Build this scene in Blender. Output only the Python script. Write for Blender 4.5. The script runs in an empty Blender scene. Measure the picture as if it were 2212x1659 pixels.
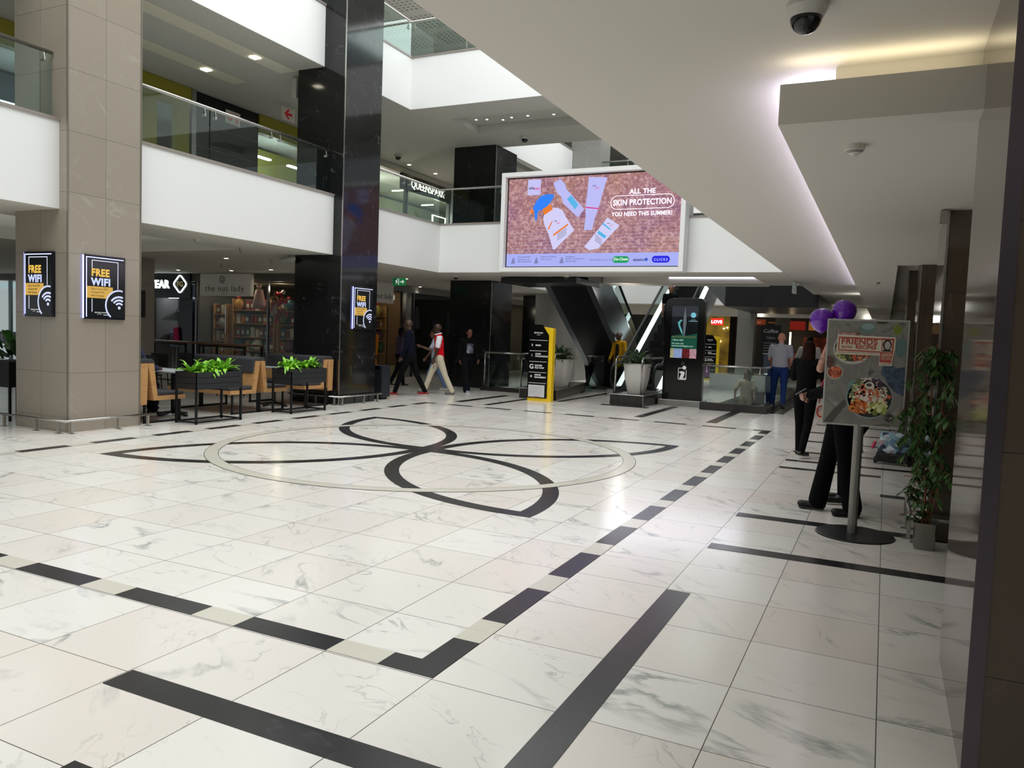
import bpy, math, random
from mathutils import Vector, Matrix
PI = math.pi
random.seed(7)
SC = bpy.context.scene
COL = SC.collection
# ---------------------------------------------------------------- camera
cam_d = bpy.data.cameras.new('camera'); cam = bpy.data.objects.new('camera', cam_d); COL.objects.link(cam)
F_PX = 1678.46
cam_d.sensor_width = 36.0; cam_d.lens = F_PX/2212*36.0; cam_d.clip_start = .05; cam_d.clip_end = 200
def camera_pose(yaw, pitch, roll, loc):
    cy, sy, cp, sp, cr, sr = math.cos(yaw), math.sin(yaw), math.cos(pitch), math.sin(pitch), math.cos(roll), math.sin(roll)
    fwd = Vector((-sy*cp, cy*cp, -sp)); right = Vector((cy, sy, 0)); up = right.cross(fwd)
    r2 = right*cr+up*sr; u2 = -right*sr+up*cr
    m = Matrix((( r2.x, u2.x, -fwd.x, loc[0]), (r2.y, u2.y, -fwd.y, loc[1]), (r2.z, u2.z, -fwd.z, loc[2]), (0, 0, 0, 1)))
    cam.matrix_world = m
camera_pose(.4459642, .06465709, .03673531, (1.7413, -3.5288, 1.5557))
SC.camera = cam
SC.view_settings.view_transform = 'Standard'; SC.view_settings.look = 'None'
SC.view_settings.gamma = 1.0; SC.view_settings.use_curve_mapping = False
SC.view_settings.exposure = 0.0
SC.cycles.use_denoising = True
SC.cycles.max_bounces = 8; SC.cycles.diffuse_bounces = 4; SC.cycles.glossy_bounces = 4; SC.cycles.transparent_max_bounces = 16; SC.cycles.transmission_bounces = 6
SC.cycles.sample_clamp_indirect = 6.0; SC.cycles.caustics_reflective = False; SC.cycles.caustics_refractive = False
# ---------------------------------------------------------------- world and large lights
W = bpy.data.worlds.new('world'); SC.world = W; W.use_nodes = True
W.node_tree.nodes['Background'].inputs[0].default_value = (.80, .86, .90, 1)
W.node_tree.nodes['Background'].inputs[1].default_value = .5
def area(name, loc, size, power, color=(1, 1, 1), rot=(0, 0, 0)):
    d = bpy.data.lights.new(name, 'AREA'); d.shape = 'RECTANGLE'; d.size, d.size_y = size; d.energy = power; d.color = color
    o = bpy.data.objects.new(name, d); o.location = loc; o.rotation_euler = rot; COL.objects.link(o); return o
def point(name, loc, power, color=(1, 1, 1), r=.06):
    d = bpy.data.lights.new(name, 'POINT'); d.energy = power; d.color = color; d.shadow_soft_size = r
    o = bpy.data.objects.new(name, d); o.location = loc; COL.objects.link(o); return o
def spot(name, loc, power, color=(1, 1, 1), ang=1.9):
    d = bpy.data.lights.new(name, 'SPOT'); d.energy = power; d.color = color; d.shadow_soft_size = .06; d.spot_size = ang; d.spot_blend = .6
    o = bpy.data.objects.new(name, d); o.location = loc; COL.objects.link(o); return o
area('skylight_main', (-4.4, 3.0, 11.6), (8.0, 19.0), 1900, (.97, 1.0, .98))
area('skylight_rear', (-4.2, 22.5, 11.6), (7.6, 12.0), 1250, (.97, 1.0, .98))
for _x, _y in ((-10.6, 1.5), (-10.6, 5.5), (-10.6, 9.5), (-10.6, 13), (-10.6, 17), (-6.5, 14.6), (-2.5, 14.6)): spot('upper_floor_fill_spot', (_x, _y, 6.62), 9, (1, .97, .92), 2.3)  # added spots aimed at the floor so its bounce lifts the upper ceiling
for _x, _y in ((-11.5, 7), (-11, 11.5), (-10.6, 15), (-10.8, 19)): spot('cafe_fill_spot', (_x, _y, 2.9), 9, (1, .95, .86), 2.2)  # added fill for the dim seating area under the balcony
for _x, _y in ((-6.5, 14.3), (-10.8, 13.5), (-2.5, 14.3)): spot('top_floor_fill_spot', (_x, _y, 10.5), 150, (1, .98, .95), 2.3)  # added to brighten the otherwise unlit top-floor ceiling
area('coffer_light', (-11.6, 5.0, 3.2), (3.2, 5.6), 26, (.9, 1, .98), (PI, 0, 0))
area('cove_light_side', (1.30, 8.8, 2.90), (.04, 15.4), 220, (.74, .70, 1.0), (PI, 0, 0))
area('cove_light_front', (1.95, .76, 2.88), (1.5, .04), 1.9, (1.0, .88, .62), (PI, 0, 0))
area('beam_slot_light', (-2.7, 15.5, 3.2), (3.8, .05), 22, (.85, .84, 1.0), (-PI/2, 0, 0))

# ---------------------------------------------------------------- helpers
def lin(h):
    h = h.lstrip('#'); o = []
    for i in (0, 2, 4):
        c = int(h[i:i+2], 16)/255; o.append(c/12.92 if c <= .04045 else ((c+.055)/1.055)**2.4)
    return (*o, 1)
_M = {}
def mat(h, rough=.55, metal=0., emit=0., alpha=1., spec=.5, noise=0., nscale=20., coat=0.):
    k = (h, rough, metal, emit, alpha, spec, noise, nscale, coat)
    if k in _M: return _M[k]
    m = bpy.data.materials.new('surface_'+h.lstrip('#')); m.use_nodes = True; nt = m.node_tree; b = nt.nodes['Principled BSDF']
    c = lin(h)
    b.inputs['Base Color'].default_value = c; b.inputs['Roughness'].default_value = rough; b.inputs['Metallic'].default_value = metal
    b.inputs['Specular IOR Level'].default_value = spec; b.inputs['Alpha'].default_value = alpha; b.inputs['Coat Weight'].default_value = coat
    if emit: b.inputs['Emission Color'].default_value = c; b.inputs['Emission Strength'].default_value = emit
    if emit >= .55: b.inputs['Base Color'].default_value = (0, 0, 0, 1); b.inputs['Roughness'].default_value = .25; b.inputs['Specular IOR Level'].default_value = .3
    tc = nt.nodes.new('ShaderNodeTexCoord'); n = nt.nodes.new('ShaderNodeTexNoise'); n.inputs['Scale'].default_value = nscale; n.inputs['Detail'].default_value = 4
    nt.links.new(tc.outputs['Object'], n.inputs['Vector'])
    if noise:
        mx = nt.nodes.new('ShaderNodeMix'); mx.data_type = 'RGBA'
        mx.inputs[6].default_value = (*[x*(1-noise) for x in c[:3]], 1); mx.inputs[7].default_value = (*[min(1, x*(1+noise)) for x in c[:3]], 1)
        nt.links.new(n.outputs['Fac'], mx.inputs[0])
        if emit < .55: nt.links.new(mx.outputs[2], b.inputs['Base Color'])
        if emit: nt.links.new(mx.outputs[2], b.inputs['Emission Color'])
    elif not emit and alpha == 1:
        mr = nt.nodes.new('ShaderNodeMapRange'); mr.inputs[3].default_value = max(0, rough-.03); mr.inputs[4].default_value = min(1, rough+.03)
        nt.links.new(n.outputs['Fac'], mr.inputs[0]); nt.links.new(mr.outputs[0], b.inputs['Roughness'])
    _M[k] = m; return m
def N(nt, t, **kw):
    n = nt.nodes.new(t)
    for k, v in kw.items(): setattr(n, k, v)
    return n
def math_n(nt, op, a, b=None, c=None):
    n = nt.nodes.new('ShaderNodeMath'); n.operation = op
    for i, x in enumerate((a, b, c)):
        if x is None: continue
        if hasattr(x, 'links'): nt.links.new(x, n.inputs[i])
        else: n.inputs[i].default_value = x
    return n.outputs[0]
def stone(name, base, vein, tint, u_axis, tw, th, ou=0., ov=0., grout='#444', gw=.003, rough=.12, vstr=.6, vscale=1.0, spec=.5, bigw=.02, tintamt=.6, dist=1.1):
    """tiled veined stone. u_axis 'xy' -> floor (x,y); 'v' -> vertical faces (x+y, z)"""
    m = bpy.data.materials.new(name); m.use_nodes = True; nt = m.node_tree; b = nt.nodes['Principled BSDF']; L = nt.links
    g = N(nt, 'ShaderNodeNewGeometry'); s = N(nt, 'ShaderNodeSeparateXYZ'); L.new(g.outputs['Position'], s.inputs[0])
    if u_axis == 'xy': u, v = s.outputs[0], s.outputs[1]
    else: u, v = math_n(nt, 'ADD', s.outputs[0], s.outputs[1]), s.outputs[2]
    u = math_n(nt, 'DIVIDE', math_n(nt, 'SUBTRACT', u, ou), tw); v = math_n(nt, 'DIVIDE', math_n(nt, 'SUBTRACT', v, ov), th)
    fu, fv = math_n(nt, 'FLOOR', u), math_n(nt, 'FLOOR', v)
    cu, cv = math_n(nt, 'ABSOLUTE', math_n(nt, 'SUBTRACT', math_n(nt, 'FRACT', u), .5)), math_n(nt, 'ABSOLUTE', math_n(nt, 'SUBTRACT', math_n(nt, 'FRACT', v), .5))
    gm = math_n(nt, 'MAXIMUM', math_n(nt, 'GREATER_THAN', cu, .5-gw/tw), math_n(nt, 'GREATER_THAN', cv, .5-gw/th))
    cid = N(nt, 'ShaderNodeCombineXYZ'); L.new(fu, cid.inputs[0]); L.new(fv, cid.inputs[1])
    wn = N(nt, 'ShaderNodeTexWhiteNoise', noise_dimensions='3D'); L.new(cid.outputs[0], wn.inputs['Vector'])
    sc = N(nt, 'ShaderNodeVectorMath', operation='MULTIPLY_ADD'); L.new(wn.outputs['Color'], sc.inputs[0]); sc.inputs[1].default_value = (9, 9, 9); L.new(g.outputs['Position'], sc.inputs[2])
    if u_axis == 'xy':
        mp = N(nt, 'ShaderNodeMapping'); L.new(sc.outputs[0], mp.inputs[0]); mp.inputs['Rotation'].default_value = (0, 0, .7); mp.inputs['Scale'].default_value = (1, 2.3, 1)
        rt = N(nt, 'ShaderNodeVectorRotate'); L.new(sc.outputs[0], rt.inputs[0]); L.new(math_n(nt, 'MULTIPLY', wn.outputs['Value'], 1.1), rt.inputs['Angle']); L.new(rt.outputs[0], mp.inputs[0]); sc = mp
    n1 = N(nt, 'ShaderNodeTexNoise'); L.new(sc.outputs[0], n1.inputs['Vector']); n1.inputs['Scale'].default_value = vscale; n1.inputs['Detail'].default_value = 6; n1.inputs['Roughness'].default_value = .55; n1.inputs['Distortion'].default_value = dist
    n2 = N(nt, 'ShaderNodeTexNoise'); L.new(sc.outputs[0], n2.inputs['Vector']); n2.inputs['Scale'].default_value = vscale*.9; n2.inputs['Detail'].default_value = 2
    n3 = N(nt, 'ShaderNodeTexNoise'); L.new(sc.outputs[0], n3.inputs['Vector']); n3.inputs['Scale'].default_value = vscale*1.9; n3.inputs['Detail'].default_value = 5; n3.inputs['Distortion'].default_value = dist*1.4
    def band(src, w):
        d = math_n(nt, 'ABSOLUTE', math_n(nt, 'SUBTRACT', src, .5)); mr = N(nt, 'ShaderNodeMapRange'); L.new(d, mr.inputs[0]); mr.inputs[1].default_value = 0; mr.inputs[2].default_value = w; mr.inputs[3].default_value = 1; mr.inputs[4].default_value = 0; return mr.outputs[0]
    mk = N(nt, 'ShaderNodeMapRange'); L.new(n2.outputs['Fac'], mk.inputs[0]); mk.inputs[1].default_value = .5; mk.inputs[2].default_value = .64
    mk2 = N(nt, 'ShaderNodeMapRange'); L.new(n2.outputs['Fac'], mk2.inputs[0]); mk2.inputs[1].default_value = .36; mk2.inputs[2].default_value = .5; mk2.inputs[3].default_value = .8; mk2.inputs[4].default_value = .0
    ve = math_n(nt, 'ADD', math_n(nt, 'MULTIPLY', band(n1.outputs['Fac'], bigw), mk.outputs[0]), math_n(nt, 'MULTIPLY', band(n3.outputs['Fac'], .012), mk2.outputs[0]))
    n4 = N(nt, 'ShaderNodeTexNoise'); L.new(sc.outputs[0], n4.inputs['Vector']); n4.inputs['Scale'].default_value = vscale*5; n4.inputs['Detail'].default_value = 5
    m4 = N(nt, 'ShaderNodeMapRange'); L.new(n4.outputs['Fac'], m4.inputs[0]); m4.inputs[1].default_value = .38; m4.inputs[2].default_value = .6; m4.inputs[3].default_value = .15; m4.inputs[4].default_value = 1.1
    ve = math_n(nt, 'MULTIPLY', ve, m4.outputs[0])
    ve = math_n(nt, 'MULTIPLY', ve, vstr); ve = math_n(nt, 'MINIMUM', ve, 1.0)
    t = N(nt, 'ShaderNodeMix', data_type='RGBA'); t.inputs[6].default_value = lin(base); t.inputs[7].default_value = lin(tint)
    L.new(math_n(nt, 'MULTIPLY', wn.outputs['Value'], tintamt), t.inputs[0])
    a = N(nt, 'ShaderNodeMix', data_type='RGBA'); L.new(ve, a.inputs[0]); L.new(t.outputs[2], a.inputs[6]); a.inputs[7].default_value = lin(vein)
    c = N(nt, 'ShaderNodeMix', data_type='RGBA'); L.new(gm, c.inputs[0]); L.new(a.outputs[2], c.inputs[6]); c.inputs[7].default_value = lin(grout)
    L.new(c.outputs[2], b.inputs['Base Color']); b.inputs['Roughness'].default_value = rough; b.inputs['Specular IOR Level'].default_value = spec
    return m
def glass(name, tint=(.78, .9, .88), refl=.10, k=1.3):
    m = bpy.data.materials.new(name); m.use_nodes = True; nt = m.node_tree; nt.nodes.clear()
    o = N(nt, 'ShaderNodeOutputMaterial'); tr = N(nt, 'ShaderNodeBsdfTransparent'); gl = N(nt, 'ShaderNodeBsdfGlossy'); mx = N(nt, 'ShaderNodeMixShader'); lw = N(nt, 'ShaderNodeFresnel')
    lw.inputs[0].default_value = 1.5; gl.inputs['Roughness'].default_value = .02; tr.inputs[0].default_value = (*tint, 1); gl.inputs[0].default_value = (.9, 1, .97, 1)
    gg = N(nt, 'ShaderNodeNewGeometry'); fr = math_n(nt, 'MULTIPLY', math_n(nt, 'MULTIPLY_ADD', lw.outputs[0], k, refl*.3), math_n(nt, 'SUBTRACT', 1., gg.outputs['Backfacing'])); nt.links.new(fr, mx.inputs[0]); nt.links.new(tr.outputs[0], mx.inputs[1]); nt.links.new(gl.outputs[0], mx.inputs[2]); nt.links.new(mx.outputs[0], o.inputs[0]); return m
def noisemat(name, cols, scale=8., detail=5., rough=.6, emit=0., distort=0., stretch=(1, 1, 1), spec=.5):
    m = bpy.data.materials.new(name); m.use_nodes = True; nt = m.node_tree; b = nt.nodes['Principled BSDF']
    tc = N(nt, 'ShaderNodeTexCoord'); mp = N(nt, 'ShaderNodeMapping'); mp.inputs['Scale'].default_value = stretch; n = N(nt, 'ShaderNodeTexNoise'); r = N(nt, 'ShaderNodeValToRGB')
    n.inputs['Scale'].default_value = scale; n.inputs['Detail'].default_value = detail; n.inputs['Distortion'].default_value = distort
    nt.links.new(tc.outputs['Object'], mp.inputs[0]); nt.links.new(mp.outputs[0], n.inputs['Vector']); nt.links.new(n.outputs['Fac'], r.inputs[0])
    e = r.color_ramp.elements
    while len(e) < len(cols): e.new(.5)
    for i, c in enumerate(cols): e[i].position = .3+.4*i/(len(cols)-1); e[i].color = lin(c)
    b.inputs['Base Color'].default_value = (0, 0, 0, 1)
    if emit < .55: nt.links.new(r.outputs[0], b.inputs['Base Color'])
    b.inputs['Roughness'].default_value = rough; b.inputs['Specular IOR Level'].default_value = spec
    if emit: nt.links.new(r.outputs[0], b.inputs['Emission Color']); b.inputs['Emission Strength'].default_value = emit
    return m
def frame_for(d):
    d = Vector(d).normalized(); ref = Vector((1, 0, 0)) if abs(d.x) < .8 else Vector((0, 1, 0))
    v = d.cross(ref).normalized(); u = v.cross(d).normalized(); return u, v
class MB:
    """collects shapes into one mesh; o = origin that is subtracted"""
    def __init__(s, o=(0, 0, 0)): s.v = []; s.f = []; s.mi = []; s.o = Vector(o); s.cur = 0
    def add(s, vs, fs):
        n = len(s.v); s.v += [Vector(p)-s.o for p in vs]; s.f += [tuple(i+n for i in f) for f in fs]; s.mi += [s.cur]*len(fs); return s
    def box(s, x0, x1, y0, y1, z0, z1):
        return s.add([(x, y, z) for z in (z0, z1) for y in (y0, y1) for x in (x0, x1)], [(0, 2, 3, 1), (4, 5, 7, 6), (0, 1, 5, 4), (2, 6, 7, 3), (0, 4, 6, 2), (1, 3, 7, 5)])
    def bar(s, a, b, w, h=None):
        a, b = Vector(a), Vector(b); h = h or w; d = (b-a).normalized(); ref = Vector((0, 0, 1)) if abs(d.z) < .9 else Vector((0, 1, 0))
        u = d.cross(ref).normalized()*w/2; v = u.cross(d).normalized()*h/2
        return s.add([p+i*u+j*v for p in (a, b) for i, j in ((-1, -1), (1, -1), (1, 1), (-1, 1))], [(0, 1, 2, 3), (7, 6, 5, 4), (0, 4, 5, 1), (1, 5, 6, 2), (2, 6, 7, 3), (3, 7, 4, 0)])
    def tube(s, pts, r, n=10, r2=None, closed=False):
        pts = [Vector(p) for p in pts]; k = len(pts); vs = []; fs = []
        for i, p in enumerate(pts):
            d = (pts[(i+1) % k if closed else min(i+1, k-1)]-pts[(i-1) % k if closed else max(i-1, 0)])
            u, w = frame_for(d); rr = r if r2 is None else r+(r2-r)*i/(k-1)
            if i and (u.dot(pu) < 0): u, w = -u, -w
            if i: # parallel transport
                t = d.normalized(); u = (pu-t*pu.dot(t)).normalized(); w = t.cross(u)
            pu = u
            vs += [p+u*math.cos(2*PI*j/n)*rr+w*math.sin(2*PI*j/n)*rr for j in range(n)]
        m = k if closed else k-1
        for i in range(m):
            for j in range(n): a, b = i*n, ((i+1) % k)*n; fs.append((a+j, a+(j+1) % n, b+(j+1) % n, b+j))
        if not closed: fs += [tuple(range(n-1, -1, -1)), tuple(range((k-1)*n, k*n))]
        return s.add(vs, fs)
    def lathe(s, c, prof, n=24, sq=None):
        """prof: (r,z) list; sq: superellipse exponent for square-ish"""
        vs = []; fs = []; k = len(prof)
        for r, z in prof:
            for j in range(n):
                a = 2*PI*j/n; ca, sa = math.cos(a), math.sin(a); q = 1. if not sq else (abs(ca)**sq+abs(sa)**sq)**(-1/sq)
                vs.append((c[0]+r*ca*q, c[1]+r*sa*q, c[2]+z))
        for i in range(k-1):
            for j in range(n): fs.append((i*n+j, i*n+(j+1) % n, (i+1)*n+(j+1) % n, (i+1)*n+j))
        if prof[0][0] > 1e-4: fs.append(tuple(range(n-1, -1, -1)))
        if prof[-1][0] > 1e-4: fs.append(tuple(range((k-1)*n, k*n)))
        return s.add(vs, fs)
    def ell(s, c, rx, ry, rz, n=16, m=10, R=None):
        vs = []; fs = []
        for i in range(m+1):
            t = PI*i/m
            for j in range(n):
                a = 2*PI*j/n; p = Vector((rx*math.sin(t)*math.cos(a), ry*math.sin(t)*math.sin(a), rz*math.cos(t)))
                if R: p = R @ p
                vs.append(p+Vector(c))
        for i in range(m):
            for j in range(n): fs.append((i*n+j, (i+1)*n+j, (i+1)*n+(j+1) % n, i*n+(j+1) % n))
        return s.add(vs, fs)
    def cap(s, a, b, ra, rb, fa=1., fb=None, n=14, side=None):
        """tapered capsule, fa/fb = flattening of the second axis; side = wide-axis direction"""
        a, b = Vector(a), Vector(b); fb = fa if fb is None else fb; d = (b-a); L = d.length; d = d.normalized() if L > 1e-6 else Vector((0, 0, 1))
        u, w = frame_for(d)
        if side is not None:
            sd = Vector(side); u = (sd-d*sd.dot(d)).normalized(); w = d.cross(u)
        rows = []
        for i in range(5): t = PI/2*i/4; rows.append((a-d*ra*math.cos(t)*(fa if fa < 1 else 1), ra*math.sin(t), fa))
        for i in range(5): t = PI/2*(4-i)/4; rows.append((b+d*rb*math.cos(t)*(fb if fb < 1 else 1), rb*math.sin(t), fb))
        vs = []; fs = []
        for p, r, fl in rows:
            r = max(r, 1e-4); vs += [p+u*math.cos(2*PI*j/n)*r+w*math.sin(2*PI*j/n)*r*fl for j in range(n)]
        for i in range(9):
            for j in range(n): fs.append((i*n+j, i*n+(j+1) % n, (i+1)*n+(j+1) % n, (i+1)*n+j))
        fs += [tuple(range(n-1, -1, -1)), tuple(range(9*n, 10*n))]
        return s.add(vs, fs)
    def prism(s, pts, d, plane='xz', at=0.):
        """extrude 2D polygon; plane 'xz' thickness along y, 'yz' along x, 'xy' along z"""
        k = len(pts)
        def P(p, t): return {'xz': (p[0], at+t, p[1]), 'yz': (at+t, p[0], p[1]), 'xy': (p[0], p[1], at+t)}[plane]
        ar = sum(pts[i][0]*pts[(i+1) % k][1]-pts[(i+1) % k][0]*pts[i][1] for i in range(k))
        if (ar < 0) != (plane == 'xz'): pts = pts[::-1]
        if d < 0: at += d; d = -d
        return s.add([P(p, 0) for p in pts]+[P(p, d) for p in pts], [tuple(range(k-1, -1, -1)), tuple(range(k, 2*k))]+[(i, (i+1) % k, k+(i+1) % k, k+i) for i in range(k)])
    def quad(s, a, b, c, d): return s.add([a, b, c, d], [(0, 1, 2, 3)])
    def build(s, name, m, parent=None, smooth=False, **tags):
        me = bpy.data.meshes.new(name); me.from_pydata(s.v, [], s.f)
        for x in (m if isinstance(m, (list, tuple)) else [m]): me.materials.append(x)
        if isinstance(m, (list, tuple)): me.polygons.foreach_set('material_index', s.mi)
        if smooth: me.polygons.foreach_set('use_smooth', [True]*len(me.polygons)); 
        if smooth == 2:
            try: me.set_sharp_from_angle(angle=.6)
            except Exception: pass
        me.update(); o = bpy.data.objects.new(name, me); COL.objects.link(o)
        if parent: o.parent = parent
        for k, v in tags.items(): o[k] = v
        return o
def thing(name, label, cat, loc=(0, 0, 0), rz=0., group=None):
    o = bpy.data.objects.new(name, None); o.empty_display_size = .1; COL.objects.link(o); o.location = loc; o.rotation_euler = (0, 0, rz); o['label'] = label; o['category'] = cat
    if group: o['group'] = group
    return o
def struct(o): o['kind'] = 'structure'; return o
def S(name, m, *boxes, parent=None):
    b = MB()
    for x in boxes: b.box(*x)
    return struct(b.build(name, m, parent))
def tree_copy(root, loc, rz=None, label=None, group=None):
    r = root.copy(); COL.objects.link(r); r.location = loc
    if rz is not None: r.rotation_euler = (0, 0, rz)
    if label: r['label'] = label
    if group: r['group'] = group
    def rec(src, dst):
        for ch in [c for c in src.children]:
            c = ch.copy(); COL.objects.link(c); c.parent = dst; rec(ch, c)
    rec(root, r); return r
def bev(o, w=.01, n=2):
    m = o.modifiers.new('bevel', 'BEVEL'); m.width = w; m.segments = n; m.limit_method = 'ANGLE'; return o
def text(s, size, m, parent, pos, face='-y', bold=0., name='lettering', align='LEFT', sx=1., shear=0., space=1., ext=.001, rz=None, roll=0.):
    c = bpy.data.curves.new(name, 'FONT'); c.body = s; c.size = size; c.offset = bold; c.extrude = ext; c.align_x = align; c.shear = shear; c.space_character = space+(bold/size)*2.2; c.resolution_u = 3
    t = bpy.data.objects.new(name, c); COL.objects.link(t); bpy.context.view_layer.update()
    me = bpy.data.meshes.new_from_object(t.evaluated_get(bpy.context.evaluated_depsgraph_get())); me.name = name
    bpy.data.objects.remove(t); me.materials.clear(); me.materials.append(m)
    o = bpy.data.objects.new(name, me); COL.objects.link(o)
    base = {'-y': 0., '+x': PI/2, '+y': PI, '-x': -PI/2}[face] if rz is None else rz
    R = Matrix.Rotation(base, 4, 'Z') @ Matrix.Rotation(PI/2, 4, 'X') @ Matrix.Rotation(roll, 4, 'Z') @ Matrix.Diagonal((sx, 1, 1, 1))
    me.transform(Matrix.Translation(pos) @ R)
    if parent: o.parent = parent
    return o
# ---------------------------------------------------------------- materials
WHITE = mat('#e6e6e5', .6, spec=.3); CEIL = mat('#cdc9c0', .8, spec=.2); CREAMW = mat('#dcdad4', .6)
STEEL = mat('#b5b3ae', .28, 1.); STEELD = mat('#77767a', .3, 1.); CHROME = mat('#d8d8da', .12, 1.)
BLACK = mat('#0c0d0f', .45); BLACKG = mat('#08090b', .12); DARKM = mat('#1c1f22', .5); RUBBER = mat('#0a0a0a', .6)
GLASS = glass('balustrade_glass', (.86, .94, .925)); GLASSC = glass('shop_glass', (.92, .95, .93), .02, .45)
FLOOR = stone('marble_floor_tiles', '#ebe8e2', '#949997', '#e3dad1', 'xy', .6, .61, 0, 0, '#5a554f', .0022, .17, .8, .95, .5, .034, .9, dist=.6)
BEIGE = stone('beige_stone_tiles', '#9a9184', '#bdb5aa', '#91887b', 'v', .56, .805, -4.85, 0, '#4f483f', .002, .16, .38, .75, .5, .012, dist=.5)
BROWN = stone('brown_stone_tiles', '#5a4f44', '#83796c', '#54493f', 'v', .62, .805, .35, .40, '#39322b', .002, .07, .25, .7, .5, .012, dist=.4)
BLKST = stone('black_stone_tiles', '#1b1b1c', '#77767a', '#121213', 'v', .57, .42, 0, .36, '#070707', .0025, .10, .32, .9, .5, .010, dist=.5)
CONC = stone('pale_stone_tiles', '#8f8d88', '#a9a7a2', '#858380', 'v', .6, .8, 0, 0, '#6b6964', .002, .3, .4, 1.2)
DSTRIP = stone('dark_inlay_stone', '#2b2a2c', '#55545a', '#262527', 'xy', .6, .61, 0, 0, '#1a1a1a', .0018, .22, .4, 1.2)
CREAM = stone('cream_inlay_stone', '#d4cfc2', '#c6c0b2', '#cfcabd', 'xy', .6, .61, 0, 0, '#a8a294', .001, .2, .3, 1.2)
OAK = noisemat('oak_veneer', ['#a87a4c', '#c2945f', '#b4855230'[:7]], 3, 6, .45, 0, .4, (1.5, 1.5, 14))
# ================================================================ SETTING
XL, XR, YF = -8.32, -.23, 13.1       # atrium edges
Z1, Z1T, Z2, Z2T = 3.0, 4.15, 6.7, 7.87
# floor with openings for the descending escalators
S('floor', FLOOR, (-32, 6, -14, 14.35, -.35, 0), (-32, -7.95, 14.35, 46, -.35, 0), (-5.7, -1.98, 14.35, 46, -.35, 0), (-.62, 6, 14.35, 46, -.35, 0), (-7.95, -5.7, 14.35, 15.2, -.35, 0), (-7.95, -5.7, 18.2, 46, -.35, 0), (-1.98, -.62, 22.2, 46, -.35, 0))
S('floor_basement', mat('#8d8d88', .4), (-9, .5, 13.5, 24, -4.2, -4.0))
S('wall_basement', WHITE, (-9, .5, 23.0, 23.1, -4, -.35), (-9, .5, 13.5, 13.6, -4, -.35), (-9, -8.9, 13.6, 23, -4, -.35), (.4, .5, 13.6, 23, -4, -.35))
# inlays (flat stone let into the floor)
H = .0025
def flat(b, pts, h=H): b.add([(x, y, h) for x, y in pts], [tuple(range(len(pts)))])
dk, cr = MB(), MB()
YT = 10.85
def rect(b, x0, x1, y0, y1, h=H): flat(b, [(x0, y0), (x1, y0), (x1, y1), (x0, y1)], h)
for xo in (0, -7.2):                                   # long sides
    x0, x1 = (-.15, 0) if xo == 0 else (-7.2, -7.05)
    rect(dk, x0, x1, -.6, -.15); rect(dk, x0, x1, 10.27, YT); rect(cr, x0, x1, -.15, .15)
    for k in range(11): rect(dk, x0, x1, .15+.92*k, .76+.92*k); rect(cr, x0, x1, .76+.92*k, min(1.07+.92*k, 10.27))
for y0, y1 in ((-.6, -.45), (YT-.15, YT)):
    rect(dk, -.3, -.15, y0, y1); rect(dk, -7.05, -6.9, y0, y1)
    for k in range(8):
        rect(cr, -.6-.9*k, -.3-.9*k, y0, y1)
        if k < 7: rect(dk, -1.2-.9*k, -.6-.9*k, y0, y1)
for x0, x1, y0, y1 in ((.6, .75, -1.35, 1.2), (-1.19, .6, -1.35, -1.2), (-.74, .6, -1.94, -1.79), (.62, 2.9, 2.33, 2.49), (.62, 2.9, 3.56, 3.72), (1.78, 2.9, 5.36, 5.52), (.62, 1.78, 6.66, 6.8), (.62, 2.9, 7.35, 7.5), (.62, 2.9, 8.3, 8.45), (.62, 2.9, 9.7, 9.85), (.62, 2.9, 11.1, 11.25), (.62, 2.9, 12.6, 12.75),
    (-6.86, -6.66, 11.5, 14.0), (-6.04, -5.88, 11.3, 13.5), (-2.68, -2.5, 11.35, 14.4), (-1.27, -1.07, 11.4, 14.4), (-4.12, -3.0, 13.42, 13.66), (-5.2, -5.05, 13.4, 17.6)):
    rect(dk, x0, x1, y0, y1)
# flower of four petals and a ring
CX, CY = -3.6, 5.12
def petal(dx, dy, w=.105):
    tip = Vector((CX+dx, CY+dy)); c = Vector((CX, CY)); ax = tip-c; Ln = ax.length; ax.normalize(); pr = Vector((-ax.y, ax.x))
    hgt = .86
    for sg in (1, -1):
        R = (Ln*Ln/4+hgt*hgt)/(2*hgt); mid = c+ax*Ln/2; cc = mid-pr*sg*(R-hgt); a0 = math.asin(Ln/2/R); P = []
        for i in range(29):
            t = -a0+2*a0*i/28; dirv = pr*sg*math.cos(t)+ax*math.sin(t)
            wd = w
            P.append((cc+dirv*R, cc+dirv*(R-wd*1.55)))
        for i in range(28): 
            q = [P[i][0], P[i+1][0], P[i+1][1], P[i][1]]
            flat(dk, [tuple(x) for x in (q if sg < 0 else q[::-1])], H+.0003*(1+sg))
for dx, dy in ((2.7, 2.65), (2.7, -2.68), (-2.72, 2.65), (-2.75, -2.68)): petal(dx, dy)
rect(dk, CX-.12, CX+.12, CY-.12, CY+.12, H)
for i in range(72):
    a, b2 = 2*PI*i/72, 2*PI*(i+1)/72
    for r0, r1, bb, hh in ((2.56, 2.71, cr, H+.0012), (2.71, 2.716, dk, H+.0012), (2.554, 2.56, dk, H+.0012)):
        flat(bb, [(CX+r0*math.cos(a), CY+r0*math.sin(a)), (CX+r1*math.cos(a), CY+r1*math.sin(a)), (CX+r1*math.cos(b2), CY+r1*math.sin(b2)), (CX+r0*math.cos(b2), CY+r0*math.sin(b2))], hh)
struct(dk.build('trim_1', DSTRIP)); struct(cr.build('trim_2', CREAM))

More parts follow.
